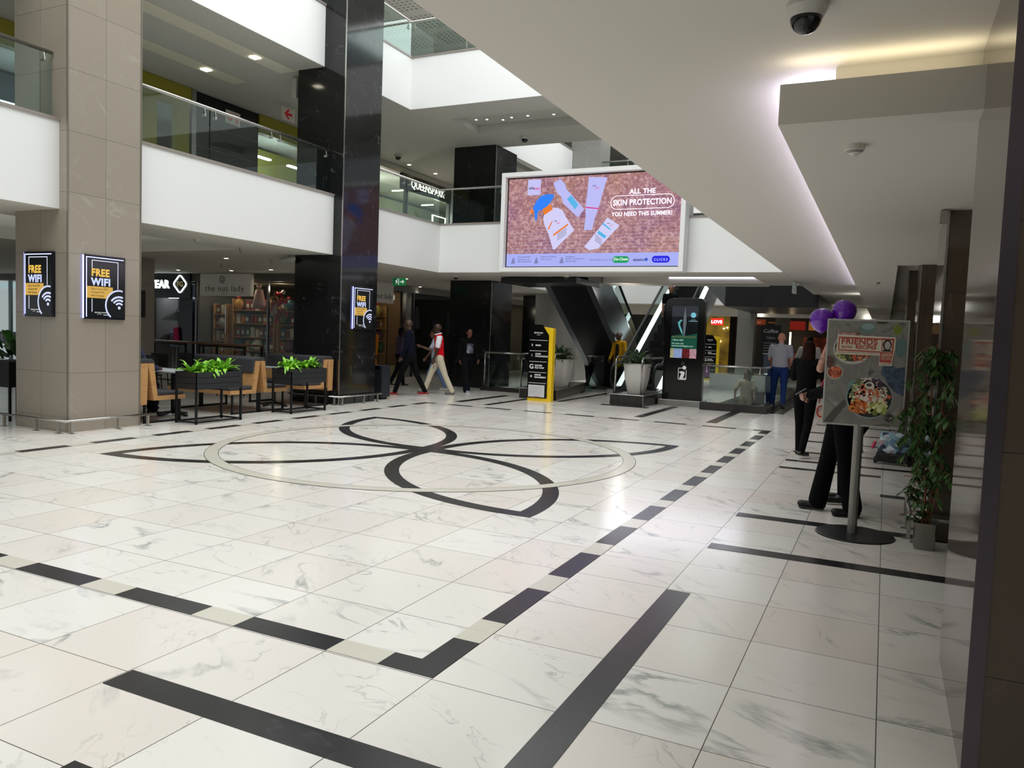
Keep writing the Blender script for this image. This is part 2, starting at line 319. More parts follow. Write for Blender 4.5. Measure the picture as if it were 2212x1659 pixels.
# level-1 slab edges (white fascias) with coping; ceilings of the ground floor
COPE = mat('#8f8780', .35)
S('wall_left', WHITE, (XL-.25, XL, -14, YF, Z1, Z1T), (XL-.25, XR, YF, YF+.25, Z1, Z1T))
S('trim_3', COPE, (XL-.27, XL+.02, -14, YF-.02, Z1T, Z1T+.04), (XL-.27, XR+.25, YF-.02, YF+.27, Z1T, Z1T+.04))
S('wall_right', WHITE, (XR, XR+.25, -14, YF+.25, Z1+.03, Z1T))
S('ceiling_edge', CEIL, (XL-.25, XL-.004, -14, YF, Z1-.004, Z1), (XL-.25, XR, YF+.004, YF+.25, Z1-.004, Z1))
# ground-floor ceiling: left part with a light coffer
cx0, cx1, cy0, cy1 = -13.4, -9.8, 2.0, 8.0
S('ceiling_left', CEIL, (-32, cx0, -14, 46, Z1, Z1+.25), (cx1, XL-.25, -14, 46, Z1, Z1+.25), (cx0, cx1, -14, cy0, Z1, Z1+.25), (cx0, cx1, cy1, 46, Z1, Z1+.25), (cx0, cx1, cy0, cy1, Z1+.7, Z1+.75),
  (cx0-.05, cx0, cy0, cy1, Z1+.25, Z1+.75), (cx1, cx1+.05, cy0, cy1, Z1+.25, Z1+.75), (cx0, cx1, cy0-.05, cy0, Z1+.25, Z1+.75), (cx0, cx1, cy1, cy1+.05, Z1+.25, Z1+.75))
S('ceiling_rear', CEIL, (XL-.25, XR, YF+.25, 14.35, Z1, Z1+.25), (XL-.25, -6.2, 14.35, 16.5, Z1, Z1+.25), (-6.2, -1.0, 14.35, 16.4, Z1+.55, Z1+.6), (-1.0, XR, 14.35, 17.0, Z1, Z1+.25), (-6.2, -1.0, 16.4, 17.0, Z1, Z1+.6), (-6.2, -1.0, 14.3, 14.35, Z1+.25, Z1+.6), (-6.2, -6.15, 14.35, 16.4, Z1+.25, Z1+.6), (-1.05, -1.0, 14.35, 16.4, Z1+.25, Z1+.6))
S('trim_4', CREAMW, (-6.2, -1.0, 16.98, 17.0, 2.97, Z1))
S('trim_10', mat('#e8e8ff', .5, emit=3.5), (-3.4, -1.05, 16.37, 16.395, 3.13, 3.16))
S('ceiling_right', CEIL, (XR+.004, 6, -14, 46, Z1, Z1+.03), (XR+.25, 6, -14, 46, Z1+.03, Z1+.25))
S('ceiling_far', CEIL, (XL-.25, XR+.25, 28.26, 46, Z1, Z1+.25))
# dropped panel on the right with light coves along its edges
S('ceiling_panel', CEIL, (1.18, 2.1, .66, .9, 2.66, 2.86), (1.18, 3.6, .9, 8.2, 2.66, 2.86), (1.18, 1.82, 8.2, 30, 2.66, 2.86))
S('ceiling_plenum', CEIL, (1.42, 3.6, .92, 8.2, 2.86, Z1), (1.42, 1.8, 8.2, 30, 2.86, Z1))
# level-1 floor slab top & level-1 ceiling (underside of level 2)
XU, YU = -8.62, 12.1
S('floor_upper', mat('#cfcbc3', .4), (-20, XL-.25, -14, 46, 3.9, 4.0), (XL-.25, XR, YF+.25, 16.2, 3.9, 4.0), (XR+.25, 6, -14, 46, 3.9, 4.0), (XL-.25, XR+.25, 28.26, 46, 3.9, 4.0))
S('wall_left_upper', WHITE, (XU-.25, XU, -14, YU, Z2, Z2T), (XU-.25, 2.0, YU, YU+.25, Z2, Z2T))
S('trim_5', COPE, (XU-.27, XU+.02, -14, YU-.02, Z2T, Z2T+.04), (XU-.27, 2.0, YU-.02, YU+.27, Z2T, Z2T+.04))
qx0, qx1, qy0, qy1 = -8.1, -.6, 13.1, 14.5
S('ceiling_upper', mat('#bdbcb6', .8, spec=.2), (-20, XU-.25, -14, 46, Z2, Z2+.25), (XU-.25, qx0, YU+.25, 16.05, Z2, Z2+.25), (qx1, 4, YU+.25, 16.05, Z2, Z2+.25), (qx0, qx1, YU+.25, qy0, Z2, Z2+.25), (qx0, qx1, qy1, 16.05, Z2, Z2+.25),
  (qx0, qx1, qy0, qy1, Z2+.2, Z2+.25), (qx0, qx1, qy0, qy1, Z2+.3, Z2+.35))
S('ceiling_edge_upper', mat('#bdbcb6', .8, spec=.2), (XU-.25, XU-.004, -14, YU, Z2-.004, Z2), (XU-.25, 2.0, YU+.004, YU+.25, Z2-.004, Z2))
S('floor_top', mat('#dcd9d2', .4), (-20, XU-.25, -14, 46, 7.6, 7.7), (XU-.25, 4, YU+.25, 16.05, 7.6, 7.7))
# second atrium behind: white fascias at both levels
S('wall_rear_left', WHITE, (-8.55, -8.3, 16.06, 21.6, Z2, Z2T), (-8.55, -8.3, 17, 28, Z1+.002, Z1T))
S('trim_6', COPE, (-8.57, -8.28, 16.06, 21.6, Z2T, Z2T+.04))
S('wall_back', WHITE, (-8.55, 1.0, 28, 28.25, Z1, Z1T), (-14, 1.0, 28.3, 28.5, 6.7, 7.9))
# top-floor ceiling with perforated acoustic bands, roof edge
PERF = bpy.data.materials.new('perforated_board'); PERF.use_nodes = True
_nt = PERF.node_tree; _b = _nt.nodes['Principled BSDF']; _g = N(_nt, 'ShaderNodeNewGeometry'); _s = N(_nt, 'ShaderNodeSeparateXYZ'); _nt.links.new(_g.outputs[0], _s.inputs[0])
def _fr(o, p): return math_n(_nt, 'FRACT', math_n(_nt, 'DIVIDE', o, p))
_h = math_n(_nt, 'MULTIPLY', math_n(_nt, 'GREATER_THAN', _fr(_s.outputs[0], .16), .45), math_n(_nt, 'GREATER_THAN', _fr(_s.outputs[1], .16), .45))
_bd = math_n(_nt, 'MULTIPLY', math_n(_nt, 'GREATER_THAN', _fr(_s.outputs[0], 1.3), .25), math_n(_nt, 'GREATER_THAN', _fr(_s.outputs[1], 1.3), .25))
_m = N(_nt, 'ShaderNodeMix', data_type='RGBA'); _nt.links.new(math_n(_nt, 'MULTIPLY', _h, _bd), _m.inputs[0]); _m.inputs[6].default_value = lin('#c4c3be'); _m.inputs[7].default_value = lin('#8f8e8a'); _nt.links.new(_m.outputs[2], _b.inputs['Base Color'])
S('ceiling_top', PERF, (-20, XU-.2, -14, 46, 10.6, 10.8), (XU-.2, 4, 12.4, 16.0, 10.6, 10.8), (XU-.2, 4, 28, 46, 10.6, 10.8), (XR, 6, -14, 12.4, 10.6, 10.8))
S('wall_far', mat('#a9a59a', .6), (-32, 6, 45, 45.2, 0, 11), (-20.2, -20, -14, 46, 4, 11))
# backs behind the camera, right-hand wall line
S('wall_right_shops', mat('#4b4640', .5), (3.0, 3.1, 2.4, 46, 0, 3.0))
S('wall_behind', mat('#8e8a83', .6), (-32, 6, -14.2, -14, 0, 3.0))

# columns ------------------------------------------------------------
def column(name, label, m, x0, x1, y0, y1, z0, z1, trims=(), tm=STEEL):
    c = thing(name, label, 'column', ((x0+x1)/2, (y0+y1)/2, z0)); o = c.location
    MB(o).box(x0, x1, y0, y1, z0, z1).build('shaft', m, c)
    for tx, ty in trims: MB(o).box(tx-.009, tx+.009, ty-.009, ty+.009, z0+.001, z1-.001).build('corner_trim', tm, c)
    return c
column('stone_column', 'tall beige marble clad column carrying two lit free wifi posters at left', BEIGE, -9.26, -8.15, 3.3, 4.42, 0, 10.6, [(-8.15, 3.3), (-8.15, 4.42)], mat('#8b8378', .3, .6))
column('stone_column', 'tall black marble clad column beside the second planter, rising past two balconies', BLKST, -9.28, -8.1, 9.0, 10.22, 0, 10.6, [(-8.1, 9.0)])
column('stone_column', 'black marble column at the rear of the atrium behind the walking woman', BLKST, -9.5, -8.18, 15.7, 17.0, 0, 6.7, [(-8.18, 15.7)])
column('stone_column', 'second black marble column further back left of the directory sign', BLKST, -10.6, -9.4, 23, 24.2, 0, 3.0, [(-9.4, 23)])
column('stone_column', 'grey stone column in the cafe area behind the beige column', BEIGE, -15.0, -13.8, 8.3, 9.35, 0, 3.0)
_c = column('stone_column', 'dark brown marble column at the right edge nearest the camera', BROWN, 2.08, 3.3, -.35, .88, 0, 3.0)
MB((2.69, .265, 0)).box(2.077, 2.13, -.354, -.35, .001, 2.999).build('corner_trim', mat('#6e6670', .25, 1.), bpy.data.objects[_c.name])
column('stone_column', 'brown stone column right behind the leafy potted tree', BROWN, 2.13, 3.0, 3.6, 4.9, 0, 2.66, [(2.13, 3.6)])
column('stone_column', 'narrow brown stone column second along the right aisle', BROWN, 2.1, 3.0, 8.1, 9.3, 0, 3.0, [(2.1, 8.1)])
column('stone_column', 'brown stone column third along the right aisle', BROWN, 2.05, 3.0, 12.8, 13.9, 0, 3.0, [(2.05, 12.8)])
column('stone_column', 'grey concrete column behind the dark escalator underside', CONC, -9.47, -7.9, 21.6, 22.8, 0, 3.0)
column('stone_column', 'grey column below the dark canopy right of the touch kiosk', CONC, -3.17, -2.58, 25.5, 26.1, 0, 10, [(-2.58, 25.5)])
column('stone_column', 'thin dark column further right behind the man in the grey polo', mat('#57524b', .5), -2.53, -2.0, 31, 31.6, 0, 3.0)
column('stone_column', 'pale stone column on the upper level above the big screen', CONC, -8.35, -7.3, 21.62, 22.6, 3.2, 12)
column('stone_column', 'smaller pale stone column above the right end of the screen', CONC, -5.2, -4.3, 21.7, 22.6, 4.4, 12)
# ---- skirting guard rails round column feet
def guard(label, pts, h=.17, r=.018):
    g = thing('guard_rail', label, 'guard rail', (pts[0][0], pts[0][1], 0)); o = g.location
    MB(o).tube([(x, y, h) for x, y in pts], r, 8).build('rail', STEEL, g, True)
    pp = []
    for i in range(len(pts)-1):
        a, b2 = Vector(pts[i]), Vector(pts[i+1]); n = max(1, round((b2-a).length/.6))
        pp += [a+(b2-a)*(k+.12)/(n+.24*0) if n > 0 else a for k in range(n)]+[a+(b2-a)*.9]
    for p in pp: b = MB(o); b.box(p.x-.016, p.x+.016, p.y-.016, p.y+.016, .006, h-.012); b.box(p.x-.05, p.x+.05, p.y-.03, p.y+.03, 0, .006); b.build('post', STEEL, g)
    return g
guard('low steel guard rail around the foot of the beige column', [(-9.42, 3.18), (-8.02, 3.18), (-8.02, 4.6)])
guard('low steel guard rail around the foot of the black column', [(-9.3, 8.88), (-7.98, 8.88), (-7.98, 10.3)])
guard('low steel guard rail at the foot of the column behind the potted tree', [(2.0, 4.6), (2.0, 3.44), (2.5, 3.44)], .2, .02)

# balustrades ---------------------------------------------------------
def balustrade(label, pts, zb, h=.86, pane=1.35, rail=True, post=None, m=GLASS):
    g = thing('glass_balustrade', label, 'balustrade', (pts[0][0], pts[0][1], zb)); o = g.location
    if rail: MB(o).tube([(x, y, zb+h+.03) for x, y in pts], .026, 10).build('handrail', STEEL, g, True)
    for i in range(len(pts)-1):
        a, b2 = Vector(pts[i]), Vector(pts[i+1]); L = (b2-a).length; n = max(1, round(L/pane)); d = (b2-a)/L; nn = Vector((-d.y, d.x))
        for k in range(n):
            p, q = a+d*(L*k/n+.012), a+d*(L*(k+1)/n-.012)
            MB(o).add([(*(v+nn*s), z) for z in (zb+.002, zb+h) for v in (p, q) for s in (-.006, .006)], [(0, 1, 3, 2), (4, 6, 7, 5), (0, 2, 6, 4), (1, 5, 7, 3), (0, 4, 5, 1), (2, 3, 7, 6)]).build('glass_pane', m, g)
            for v in ((p+d*.1), (q-d*.1)):
                b = MB(o); b.tube([(*(v+nn*.03), zb+h-.1), (*(v-nn*.03), zb+h-.1)], .022, 10); b.tube([(*(v-nn*.03), zb+h-.1), (*v, zb+h+.03)], .006, 6); b.build('clamp', STEEL, g, 2)
        if post:
            for k in range(n+1): v = a+d*L*k/n; MB(o).tube([(*v, zb), (*v, zb+h+.03)], .02, 8).build('post', STEEL, g, True)
    return g
balustrade('glass balustrade with steel handrail above the white left balcony, between the columns', [(XL-.12, 4.43), (XL-.12, 8.98)], Z1T+.04, .82)
balustrade('short glass balustrade on the balcony at the far left edge of the photo', [(XL-.12, -1.0), (XL-.12, 3.28)], Z1T+.04, .82)
balustrade('glass balustrade turning the far balcony corner below the shop with the lit name', [(XL-.12, 10.25), (XL-.12, YF+.12), (-6.62, YF+.12)], Z1T+.04, .82)
balustrade('glass balustrade on the far balcony right of the screen', [(-1.98, YF+.12), (-.1, YF+.12)], Z1T+.04, .82)
balustrade('glass balustrade on the top-floor balcony corner under the perforated ceiling', [(XU-.12, 10.25), (XU-.12, YU+.12), (-4.2, YU+.12)], Z2T+.04, .82, 1.7)
balustrade('glass balustrade on the upper level left of the black column near the top', [(XU-.12, 4.43), (XU-.12, 8.98)], Z2T+.04, .82)
balustrade('glass balustrade of the rear atrium seen above the big screen', [(-7.25, 21.7), (-5.22, 21.7)], 4.4, 3.0)
# ================================================================ SIGNS AND SCREENS
def em(h, s=1.): return mat(h, .5, emit=s)
def poly_circle(cx, cz, r, n=32, rx=1.): return [(cx+r*rx*math.cos(2*PI*i/n), cz+r*math.sin(2*PI*i/n)) for i in range(n)]
def ring(b, cx, cz, r0, r1, y0, y1, a0=0, a1=2*PI, n=32):
    for i in range(n):
        t, u = a0+(a1-a0)*i/n, a0+(a1-a0)*(i+1)/n
        b.prism([(cx+r0*math.cos(t), cz+r0*math.sin(t)), (cx+r1*math.cos(t), cz+r1*math.sin(t)), (cx+r1*math.cos(u), cz+r1*math.sin(u)), (cx+r0*math.cos(u), cz+r0*math.sin(u))], y1-y0, 'xz', y0)
def wifi_poster(label, loc, rz, w):
    """front faces local -y, width w, height .88"""
    t = thing('wifi_poster', label, 'poster', loc, rz, 'lit free wifi posters'); h = .88; k = w/.63
    bev(MB().box(-w/2, w/2, -.035, -.003, 0, h).build('frame', mat('#0a0b18', .2), t), .004)
    MB().box(-w/2+.02, w/2-.02, -.037, -.035, .02, h-.02).build('poster_face', mat('#15181a', .15, emit=.25), t)
    ls = em('#b9bdf5', 2.2)
    b = MB(); b.box(-w/2+.022, -w/2+.034, -.039, -.037, .03, h-.03); b.box(-w/2+.034, w/2-.03, -.039, -.037, h-.042, h-.03); b.build('edge_light', ls, t)
    MB().box(-w/2-.012, -w/2-.002, -.03, -.008, .01, h-.01).build('side_light', em('#9aa2ff', 3.), t)
    ln = em('#e2e4f5', 1.1); b = MB()
    x0, x1 = -w*.33, w*.30; b.box(x0, x0+.009, -.039, -.037, .70, .80); b.box(x0, x1, -.039, -.037, .80, .81); b.box(x1, x1+.009, -.039, -.037, .43, .81); b.box(x0, x0+.009, -.039, -.037, .10, .28); b.build('line_frame', ln, t)
    text('FREE', .138, em('#f0c255', 1.), t, (-w*.34, -.0375, .595), bold=.006, sx=.90*k)
    text('WIFI', .138, em('#c9d4ff', 1.1), t, (-w*.34, -.0375, .468), bold=.006, sx=.98*k)
    MB().box(-w/2+.034, w*.18, -.0385, -.037, .29, .45).build('yellow_band', em('#e9b95a', .8), t)
    for i, s in enumerate(('Enjoy 2 hours FREE', 'Uncapped WiFi', 'while shopping')): text(s, .036, mat('#5b4a22', .6), t, (-w*.35, -.039, .405-.045*i), sx=.9*k)
    b = MB(); cx, cz = w*.34, .2
    b2 = MB(); b2.prism([p for p in [(min(w/2-.022, x), max(.022, z)) for x, z in poly_circle(cx, cz, .2, 40, k)]], .0012, 'xz', -.0402); b2.build('wifi_badge', mat('#15181a', .2, emit=.25), t)
    for r0, r1, a0, a1 in ((.2, .222, PI*.42, PI*1.28), (.14, .165, PI*.38, PI*.8), (.095, .12, PI*.32, PI*.8), (.05, .075, PI*.22, PI*.78)):
        for i in range(20):
            q = [(cx+k*r*math.cos(u), cz-.03*(r < .2)+r*math.sin(u)) for r, u in ((r0, a0+(a1-a0)*i/20), (r1, a0+(a1-a0)*i/20), (r1, a0+(a1-a0)*(i+1)/20), (r0, a0+(a1-a0)*(i+1)/20))]
            if max(p[0] for p in q) < w/2-.02 and min(p[1] for p in q) > .02: b.prism(q, .0015, 'xz', -.042)
    b.prism(poly_circle(cx, cz-.03, .022, 16, k), .0015, 'xz', -.042); b.build('wifi_symbol', em('#cfd6f8', 1.1), t)
    text('BEDFORD CENTRE', .022, em('#cccccc', .5), t, (-w*.26, -.038, .085), sx=k); text('SHOPPING', .014, em('#aaaaaa', .4), t, (-w*.2, -.038, .065), sx=k)
    MB().box(-.03, .06*k, -.039, -.037, .058, .066).build('underline', ln, t)
    return t
wifi_poster('lit free wifi poster on the brighter right face of the beige column', (-8.15, 3.83, 1.545), PI/2, .63)
wifi_poster('lit free wifi poster on the shaded left face of the beige column', (-8.71, 3.3, 1.555), 0, .62)
wifi_poster('lit free wifi poster on the black marble column', (-8.1, 9.71, 1.525), PI/2, .66)

# --- the large video screen over the far balcony
def big_screen():
    t = thing('video_screen', 'large lit advertising screen with white frame hung on the far balcony', 'screen', (-4.33, 12.88, 2.98))
    w, h = 4.30, 2.26
    b = MB(); fr = .13
    b.box(-w/2, w/2, -.16, .2, 0, .1); b.box(-w/2, w/2, -.16, .2, h-.1, h); b.box(-w/2, -w/2+.1, -.16, .2, .1, h-.1); b.box(w/2-.1, w/2, -.16, .2, .1, h-.1); b.box(-w/2+.1, w/2-.1, .0, .2, .1, h-.1)
    bev(b.build('frame', WHITE, t), .006)
    W0, W1, H0, H1 = -w/2+.13, w/2-.13, .13, h-.13; Y = -.02
    MB().box(-w/2+.1, w/2-.1, -.02, -.001, .1, h-.1).build('bezel', BLACKG, t)
    bgm = bpy.data.materials.new('screen_picture_texture'); bgm.use_nodes = True; nt = bgm.node_tree; nt.nodes.clear(); L = nt.links
    o = N(nt, 'ShaderNodeOutputMaterial'); e = N(nt, 'ShaderNodeEmission'); tc = N(nt, 'ShaderNodeTexCoord'); sp = N(nt, 'ShaderNodeSeparateXYZ'); L.new(tc.outputs['Object'], sp.inputs[0])
    n1 = N(nt, 'ShaderNodeTexNoise'); n1.inputs['Scale'].default_value = 13; n1.inputs['Detail'].default_value = 8; n1.inputs['Roughness'].default_value = .75; L.new(tc.outputs['Object'], n1.inputs[0])
    n2 = N(nt, 'ShaderNodeTexNoise'); n2.inputs['Scale'].default_value = 1.1; n2.inputs['Detail'].default_value = 3; L.new(tc.outputs['Object'], n2.inputs[0])
    r = N(nt, 'ShaderNodeValToRGB'); el = r.color_ramp.elements; el[0].position = .38; el[0].color = lin('#6a3846'); el[1].position = .62; el[1].color = lin('#eac4be'); m = el.new(.5); m.color = lin('#a9707a'); L.new(n1.outputs[0], r.inputs[0])
    r2 = N(nt, 'ShaderNodeValToRGB'); el = r2.color_ramp.elements; el[0].position = .35; el[0].color = lin('#a47f9c'); el[1].position = .65; el[1].color = lin('#c79a7e'); L.new(n2.outputs[0], r2.inputs[0])
    mx = N(nt, 'ShaderNodeMix', data_type='RGBA'); mx.inputs[0].default_value = .42; L.new(r.outputs[0], mx.inputs[6]); L.new(r2.outputs[0], mx.inputs[7])
    st = math_n(nt, 'GREATER_THAN', math_n(nt, 'FRACT', math_n(nt, 'MULTIPLY', math_n(nt, 'ADD', sp.outputs[2], math_n(nt, 'MULTIPLY', n2.outputs[0], .05)), 14.)), .72)
    lo = N(nt, 'ShaderNodeMapRange'); L.new(sp.outputs[2], lo.inputs[0]); lo.inputs[1].default_value = 1.6; lo.inputs[2].default_value = .5; lo.inputs[3].default_value = .1; lo.inputs[4].default_value = .5
    m2 = N(nt, 'ShaderNodeMix', data_type='RGBA'); L.new(math_n(nt, 'MULTIPLY', st, lo.outputs[0]), m2.inputs[0]); L.new(mx.outputs[2], m2.inputs[6]); m2.inputs[7].default_value = lin('#b7a6c8')
    L.new(m2.outputs[2], e.inputs[0]); e.inputs[1].default_value = .95; L.new(e.outputs[0], o.inputs[0])
    MB().box(W0, W1, Y-.006, Y-.001, H0, H1).build('screen_picture', bgm, t)
    lav = em('#a9b0f4', 1.); MB().box(W0, W1, Y-.009, Y-.006, H0, H0+.29).build('caption_band', lav, t)
    SW, SH = W1-W0, H1-H0
    def P(u, v): return (W0+SW*u, H0+SH*v)        # u 0..1 left-right, v 0..1 bottom-top
    def shape(name, pts, m, lay=1): b = MB(); b.prism([P(*p) for p in pts], .002, 'xz', Y-.009-.0022*lay); return b.build(name, m, t)
    A = .5625*SH/SW*SW/SH
    bl, orr, lv, lv2, pk, gy, cy = em('#2f7df0', 1.1), em('#e87e33', 1.), em('#bcbcf6', 1.), em('#d3cff6', 1.), em('#dd3f8b', 1.), em('#4a5070', .8), em('#59b4e8', 1.)
    shape('printed_card', [(.12, .985), (.20, .985), (.197, .81), (.118, .81)], em('#c6c3f5', 1.))
    text('seba', .1, gy, t, (P(.126, .875)[0], Y-.0115, P(.126, .875)[1]), bold=.002, sx=.75); text('med', .1, pk, t, (P(.160, .868)[0], Y-.0115, P(.16, .868)[1]), bold=.002, sx=.72)
    shape('printed_trigger', [(.155, .66), (.175, .74), (.205, .80), (.25, .815), (.285, .80), (.27, .74), (.24, .67), (.215, .64), (.19, .63), (.18, .52), (.172, .52), (.165, .62)], bl)
    shape('printed_nozzle', [(.138, .64), (.157, .655), (.163, .62), (.145, .595)], orr, 2)
    shape('printed_collar', [(.215, .645), (.262, .70), (.278, .64), (.228, .58)], orr, 2)
    shape('printed_spray_bottle', [(.228, .60), (.275, .66), (.31, .655), (.34, .62), (.355, .56), (.412, .40), (.335, .26), (.30, .19), (.288, .19), (.26, .35), (.228, .48), (.222, .55)], lv2, 1)
    shape('printed_bottle_band', [(.285, .36), (.37, .475), (.375, .46), (.288, .34)], orr, 2)
    shape('printed_bottle_oval', [(.25, .42), (.275, .51), (.28, .505), (.258, .415)], orr, 2)
    shape('printed_roll_stick', [(.275, .93), (.315, .975), (.345, .92), (.355, .86), (.465, .63), (.43, .54), (.34, .70), (.325, .78), (.30, .82)], lv)
    shape('printed_stick_label', [(.36, .75), (.385, .79), (.43, .68), (.41, .63)], cy, 2)
    shape('printed_tube', [(.485, .98), (.59, .965), (.545, .62), (.53, .54), (.515, .40), (.468, .40), (.475, .55), (.472, .62)], lv)
    shape('printed_tube_band', [(.474, .655), (.552, .635), (.55, .622), (.474, .642)], pk, 2)
    shape('printed_cream_tube', [(.602, .53), (.672, .44), (.555, .195), (.505, .175), (.475, .215)], lv2)
    shape('printed_cream_tube_band', [(.578, .475), (.625, .40), (.62, .39), (.572, .46)], cy, 2); shape('printed_cream_tube_band', [(.555, .39), (.6, .33), (.59, .30), (.545, .36)], cy, 2)
    for u, v, s in ((.507, .87, .07), (.60, .46, .05), (.288, .50, .06)): text('seba', s, gy, t, (P(u, v)[0], Y-.0135, P(u, v)[1]), sx=.75); text('med', s, pk, t, (P(u+.016, v-.025)[0], Y-.0135, P(u, v-.025)[1]), sx=.75)
    for k in range(4): shape('printed_small_print', [(.535, .35-.02*k), (.575, .29-.02*k), (.574, .286-.02*k), (.534, .346-.02*k)], gy, 2); shape('printed_small_print', [(.31, .36-.022*k), (.365, .43-.022*k), (.366, .426-.022*k), (.311, .356-.022*k)], gy, 2)
    wt = em('#f2e4ff', 1.6)
    text('ALL THE', .145, wt, t, (P(.79, .775)[0], Y-.012, P(.79, .775)[1]), bold=.004, align='CENTER')
    text('SKIN PROTECTION', .172, wt, t, (P(.79, .655)[0], Y-.012, P(.79, .655)[1]), bold=.004, align='CENTER', sx=.84)
    text('YOU NEED THIS SUMMER!', .125, wt, t, (P(.79, .54)[0], Y-.012, P(.79, .54)[1]), bold=.003, align='CENTER', sx=.88)
    b = MB(); (a0, c0), (a1, c1) = P(.615, .61), P(.965, .76); r = (c1-c0)/2; cz = (c0+c1)/2
    b.box(a0+r, a1-r, Y-.014, Y-.011, c0, c0+.012); b.box(a0+r, a1-r, Y-.014, Y-.011, c1-.012, c1)
    ring(b, a0+r, cz, r-.012, r, Y-.014, Y-.011, PI/2, 1.5*PI, 14); ring(b, a1-r, cz, r-.012, r, Y-.014, Y-.011, -PI/2, PI/2, 14); b.build('rounded_outline', wt, t)
    def pill(u0, u1, m):
        (a0, c0), (a1, c1) = P(u0, .035), P(u1, .108); r = (c1-c0)/2; cz = (c0+c1)/2
        pts = [(a0+r+r*math.cos(PI/2+PI*i/10), cz+r*math.sin(PI/2+PI*i/10)) for i in range(11)]+[(a1-r+r*math.cos(-PI/2+PI*i/10), cz+r*math.sin(-PI/2+PI*i/10)) for i in range(11)]
        b = MB(); b.prism(pts, .002, 'xz', Y-.013); b.build('caption_badge', m, t)
    pill(.64, .733, em('#1c9b5c', 1.)); pill(.858, .955, em('#2424d8', 1.1))
    text('Dis-Chem', .085, em('#e8fff0', 1.), t, (P(.687, .065)[0], Y-.015, P(.6, .062)[1]), bold=.002, align='CENTER', sx=.9); text('takealot', .085, em('#35407e', .8), t, (P(.755, .055)[0], Y-.012, P(.6, .055)[1]), bold=.002, sx=.9)
    b = MB(); b.prism(poly_circle(P(.828, .07)[0], P(.8, .07)[1], .035, 16), .002, 'xz', Y-.012); b.build('caption_dot', em('#3a62d8', .9), t)
    text('CLICKS', .075, em('#c8d0ff', 1.2), t, (P(.906, .055)[0], Y-.015, P(.6, .055)[1]), align='CENTER', space=1.3)
    text('Available now at:', .075, em('#7f80b8', .9), t, (P(.51, .06)[0], Y-.012, P(.6, .06)[1]))
    cap = em('#5a5f9a', .8)
    for u, ls in ((.072, ('PH 5.5 PROMOTES', 'development of the', 'SKIN ACID MANTLE')), (.212, ('CLINICALLY TESTED &', 'made in Germany')), (.365, ('Formulated to', "PROTECT YOUR FAMILY'S", 'DELICATE SKIN'))):
        for i, s in enumerate(ls): text(s, .046, cap, t, (P(u, 0)[0], Y-.012, P(0, .10-.026*i)[1]), sx=.85)
    for u in (.03, .175, .33): b = MB(); b.prism([P(u, .035), P(u+.026, .035), P(u+.022, .075), P(u+.014, .11), P(u+.006, .075)], .002, 'xz', Y-.012); b.build('caption_icon', em('#8688c0', .9), t)
big_screen()

# --- directory pillar (black with yellow edge)
def directory(label, loc, rz=0., purple=False):
    t = thing('directory_sign', label, 'directory sign', loc, rz); YEL = mat('#e6bf12', .35)
    b = MB(); b.prism([(-.30, 0), (.30, 0), (.30, 1.71), (.05, 1.74), (-.05, 1.72), (-.05, .1), (-.30, .1)], .16, 'xz', 0); bev(b.build('yellow_casing', YEL, t), .006)
    b = MB(); b.prism([(-.30, .078), (.20, .078), (.20, 1.55), (.03, 1.79), (-.30, 1.79)], .05, 'xz', -.02); b.build('black_face', mat('#07080a', .15), t)
    if purple: MB().box(-.32, .0, -.04, -.022, .15, .62).build('purple_poster', mat('#5a1a5c', .4), t)
    wl = mat('#b9b9b4', .4, emit=.12)
    for z in (1.42, 1.17, .92, .67, .42): MB().box(-.27, .17, -.0225, -.0202, z, z+.012).build('divider_line', wl, t)
    wt = mat('#dcdcd8', .4, emit=.2)
    text('BEDFORD', .05, wt, t, (-.06, -.021, 1.58), align='CENTER'); text('CENTRE', .022, wt, t, (-.06, -.021, 1.54), align='CENTER')
    for z, a, s in ((1.29, '2', ('BANKS',)), (1.05, '1', ('CLICKS', 'WOOLWORTHS')), (.78, 'G', ('DISCHEM', "PICK 'N PAY")), (.56, 'B', ('CENTRE', 'MANAGEMENT'))):
        text(a, .15 if a == 'G' else .065, wt, t, (-.21, -.021, z-(.02 if a == 'G' else 0)), align='CENTER', bold=.002)
        for i, q in enumerate(s): text(q, .052, wt, t, (-.125, -.021, z+.04-.055*i if len(s) > 1 else z), bold=.0012, sx=.80)
    if not purple:
        MB().box(-.27, .14, -.024, -.0205, .08+.02, .40-.02).build('notice_sheet', mat('#c9cbcc', .5), t)
        for k in range(7): MB().box(-.24+.03*(k % 2), .11-.02*(k % 3), -.0252, -.0242, .335-.028*k, .339-.028*k).build('printed_line', mat('#7c7f84', .6), t)
        MB().box(-.12, .04, -.0252, -.0242, .115, .125).build('printed_line', mat('#b8433c', .6), t)
    return t
directory('black directory sign with yellow edge listing floors, standing left of the planters', (-5.5, 13.1, 0))
directory('second black and yellow directory sign far behind the touch kiosk, left of a column', (-4.45, 27.5, 0), 0, True)

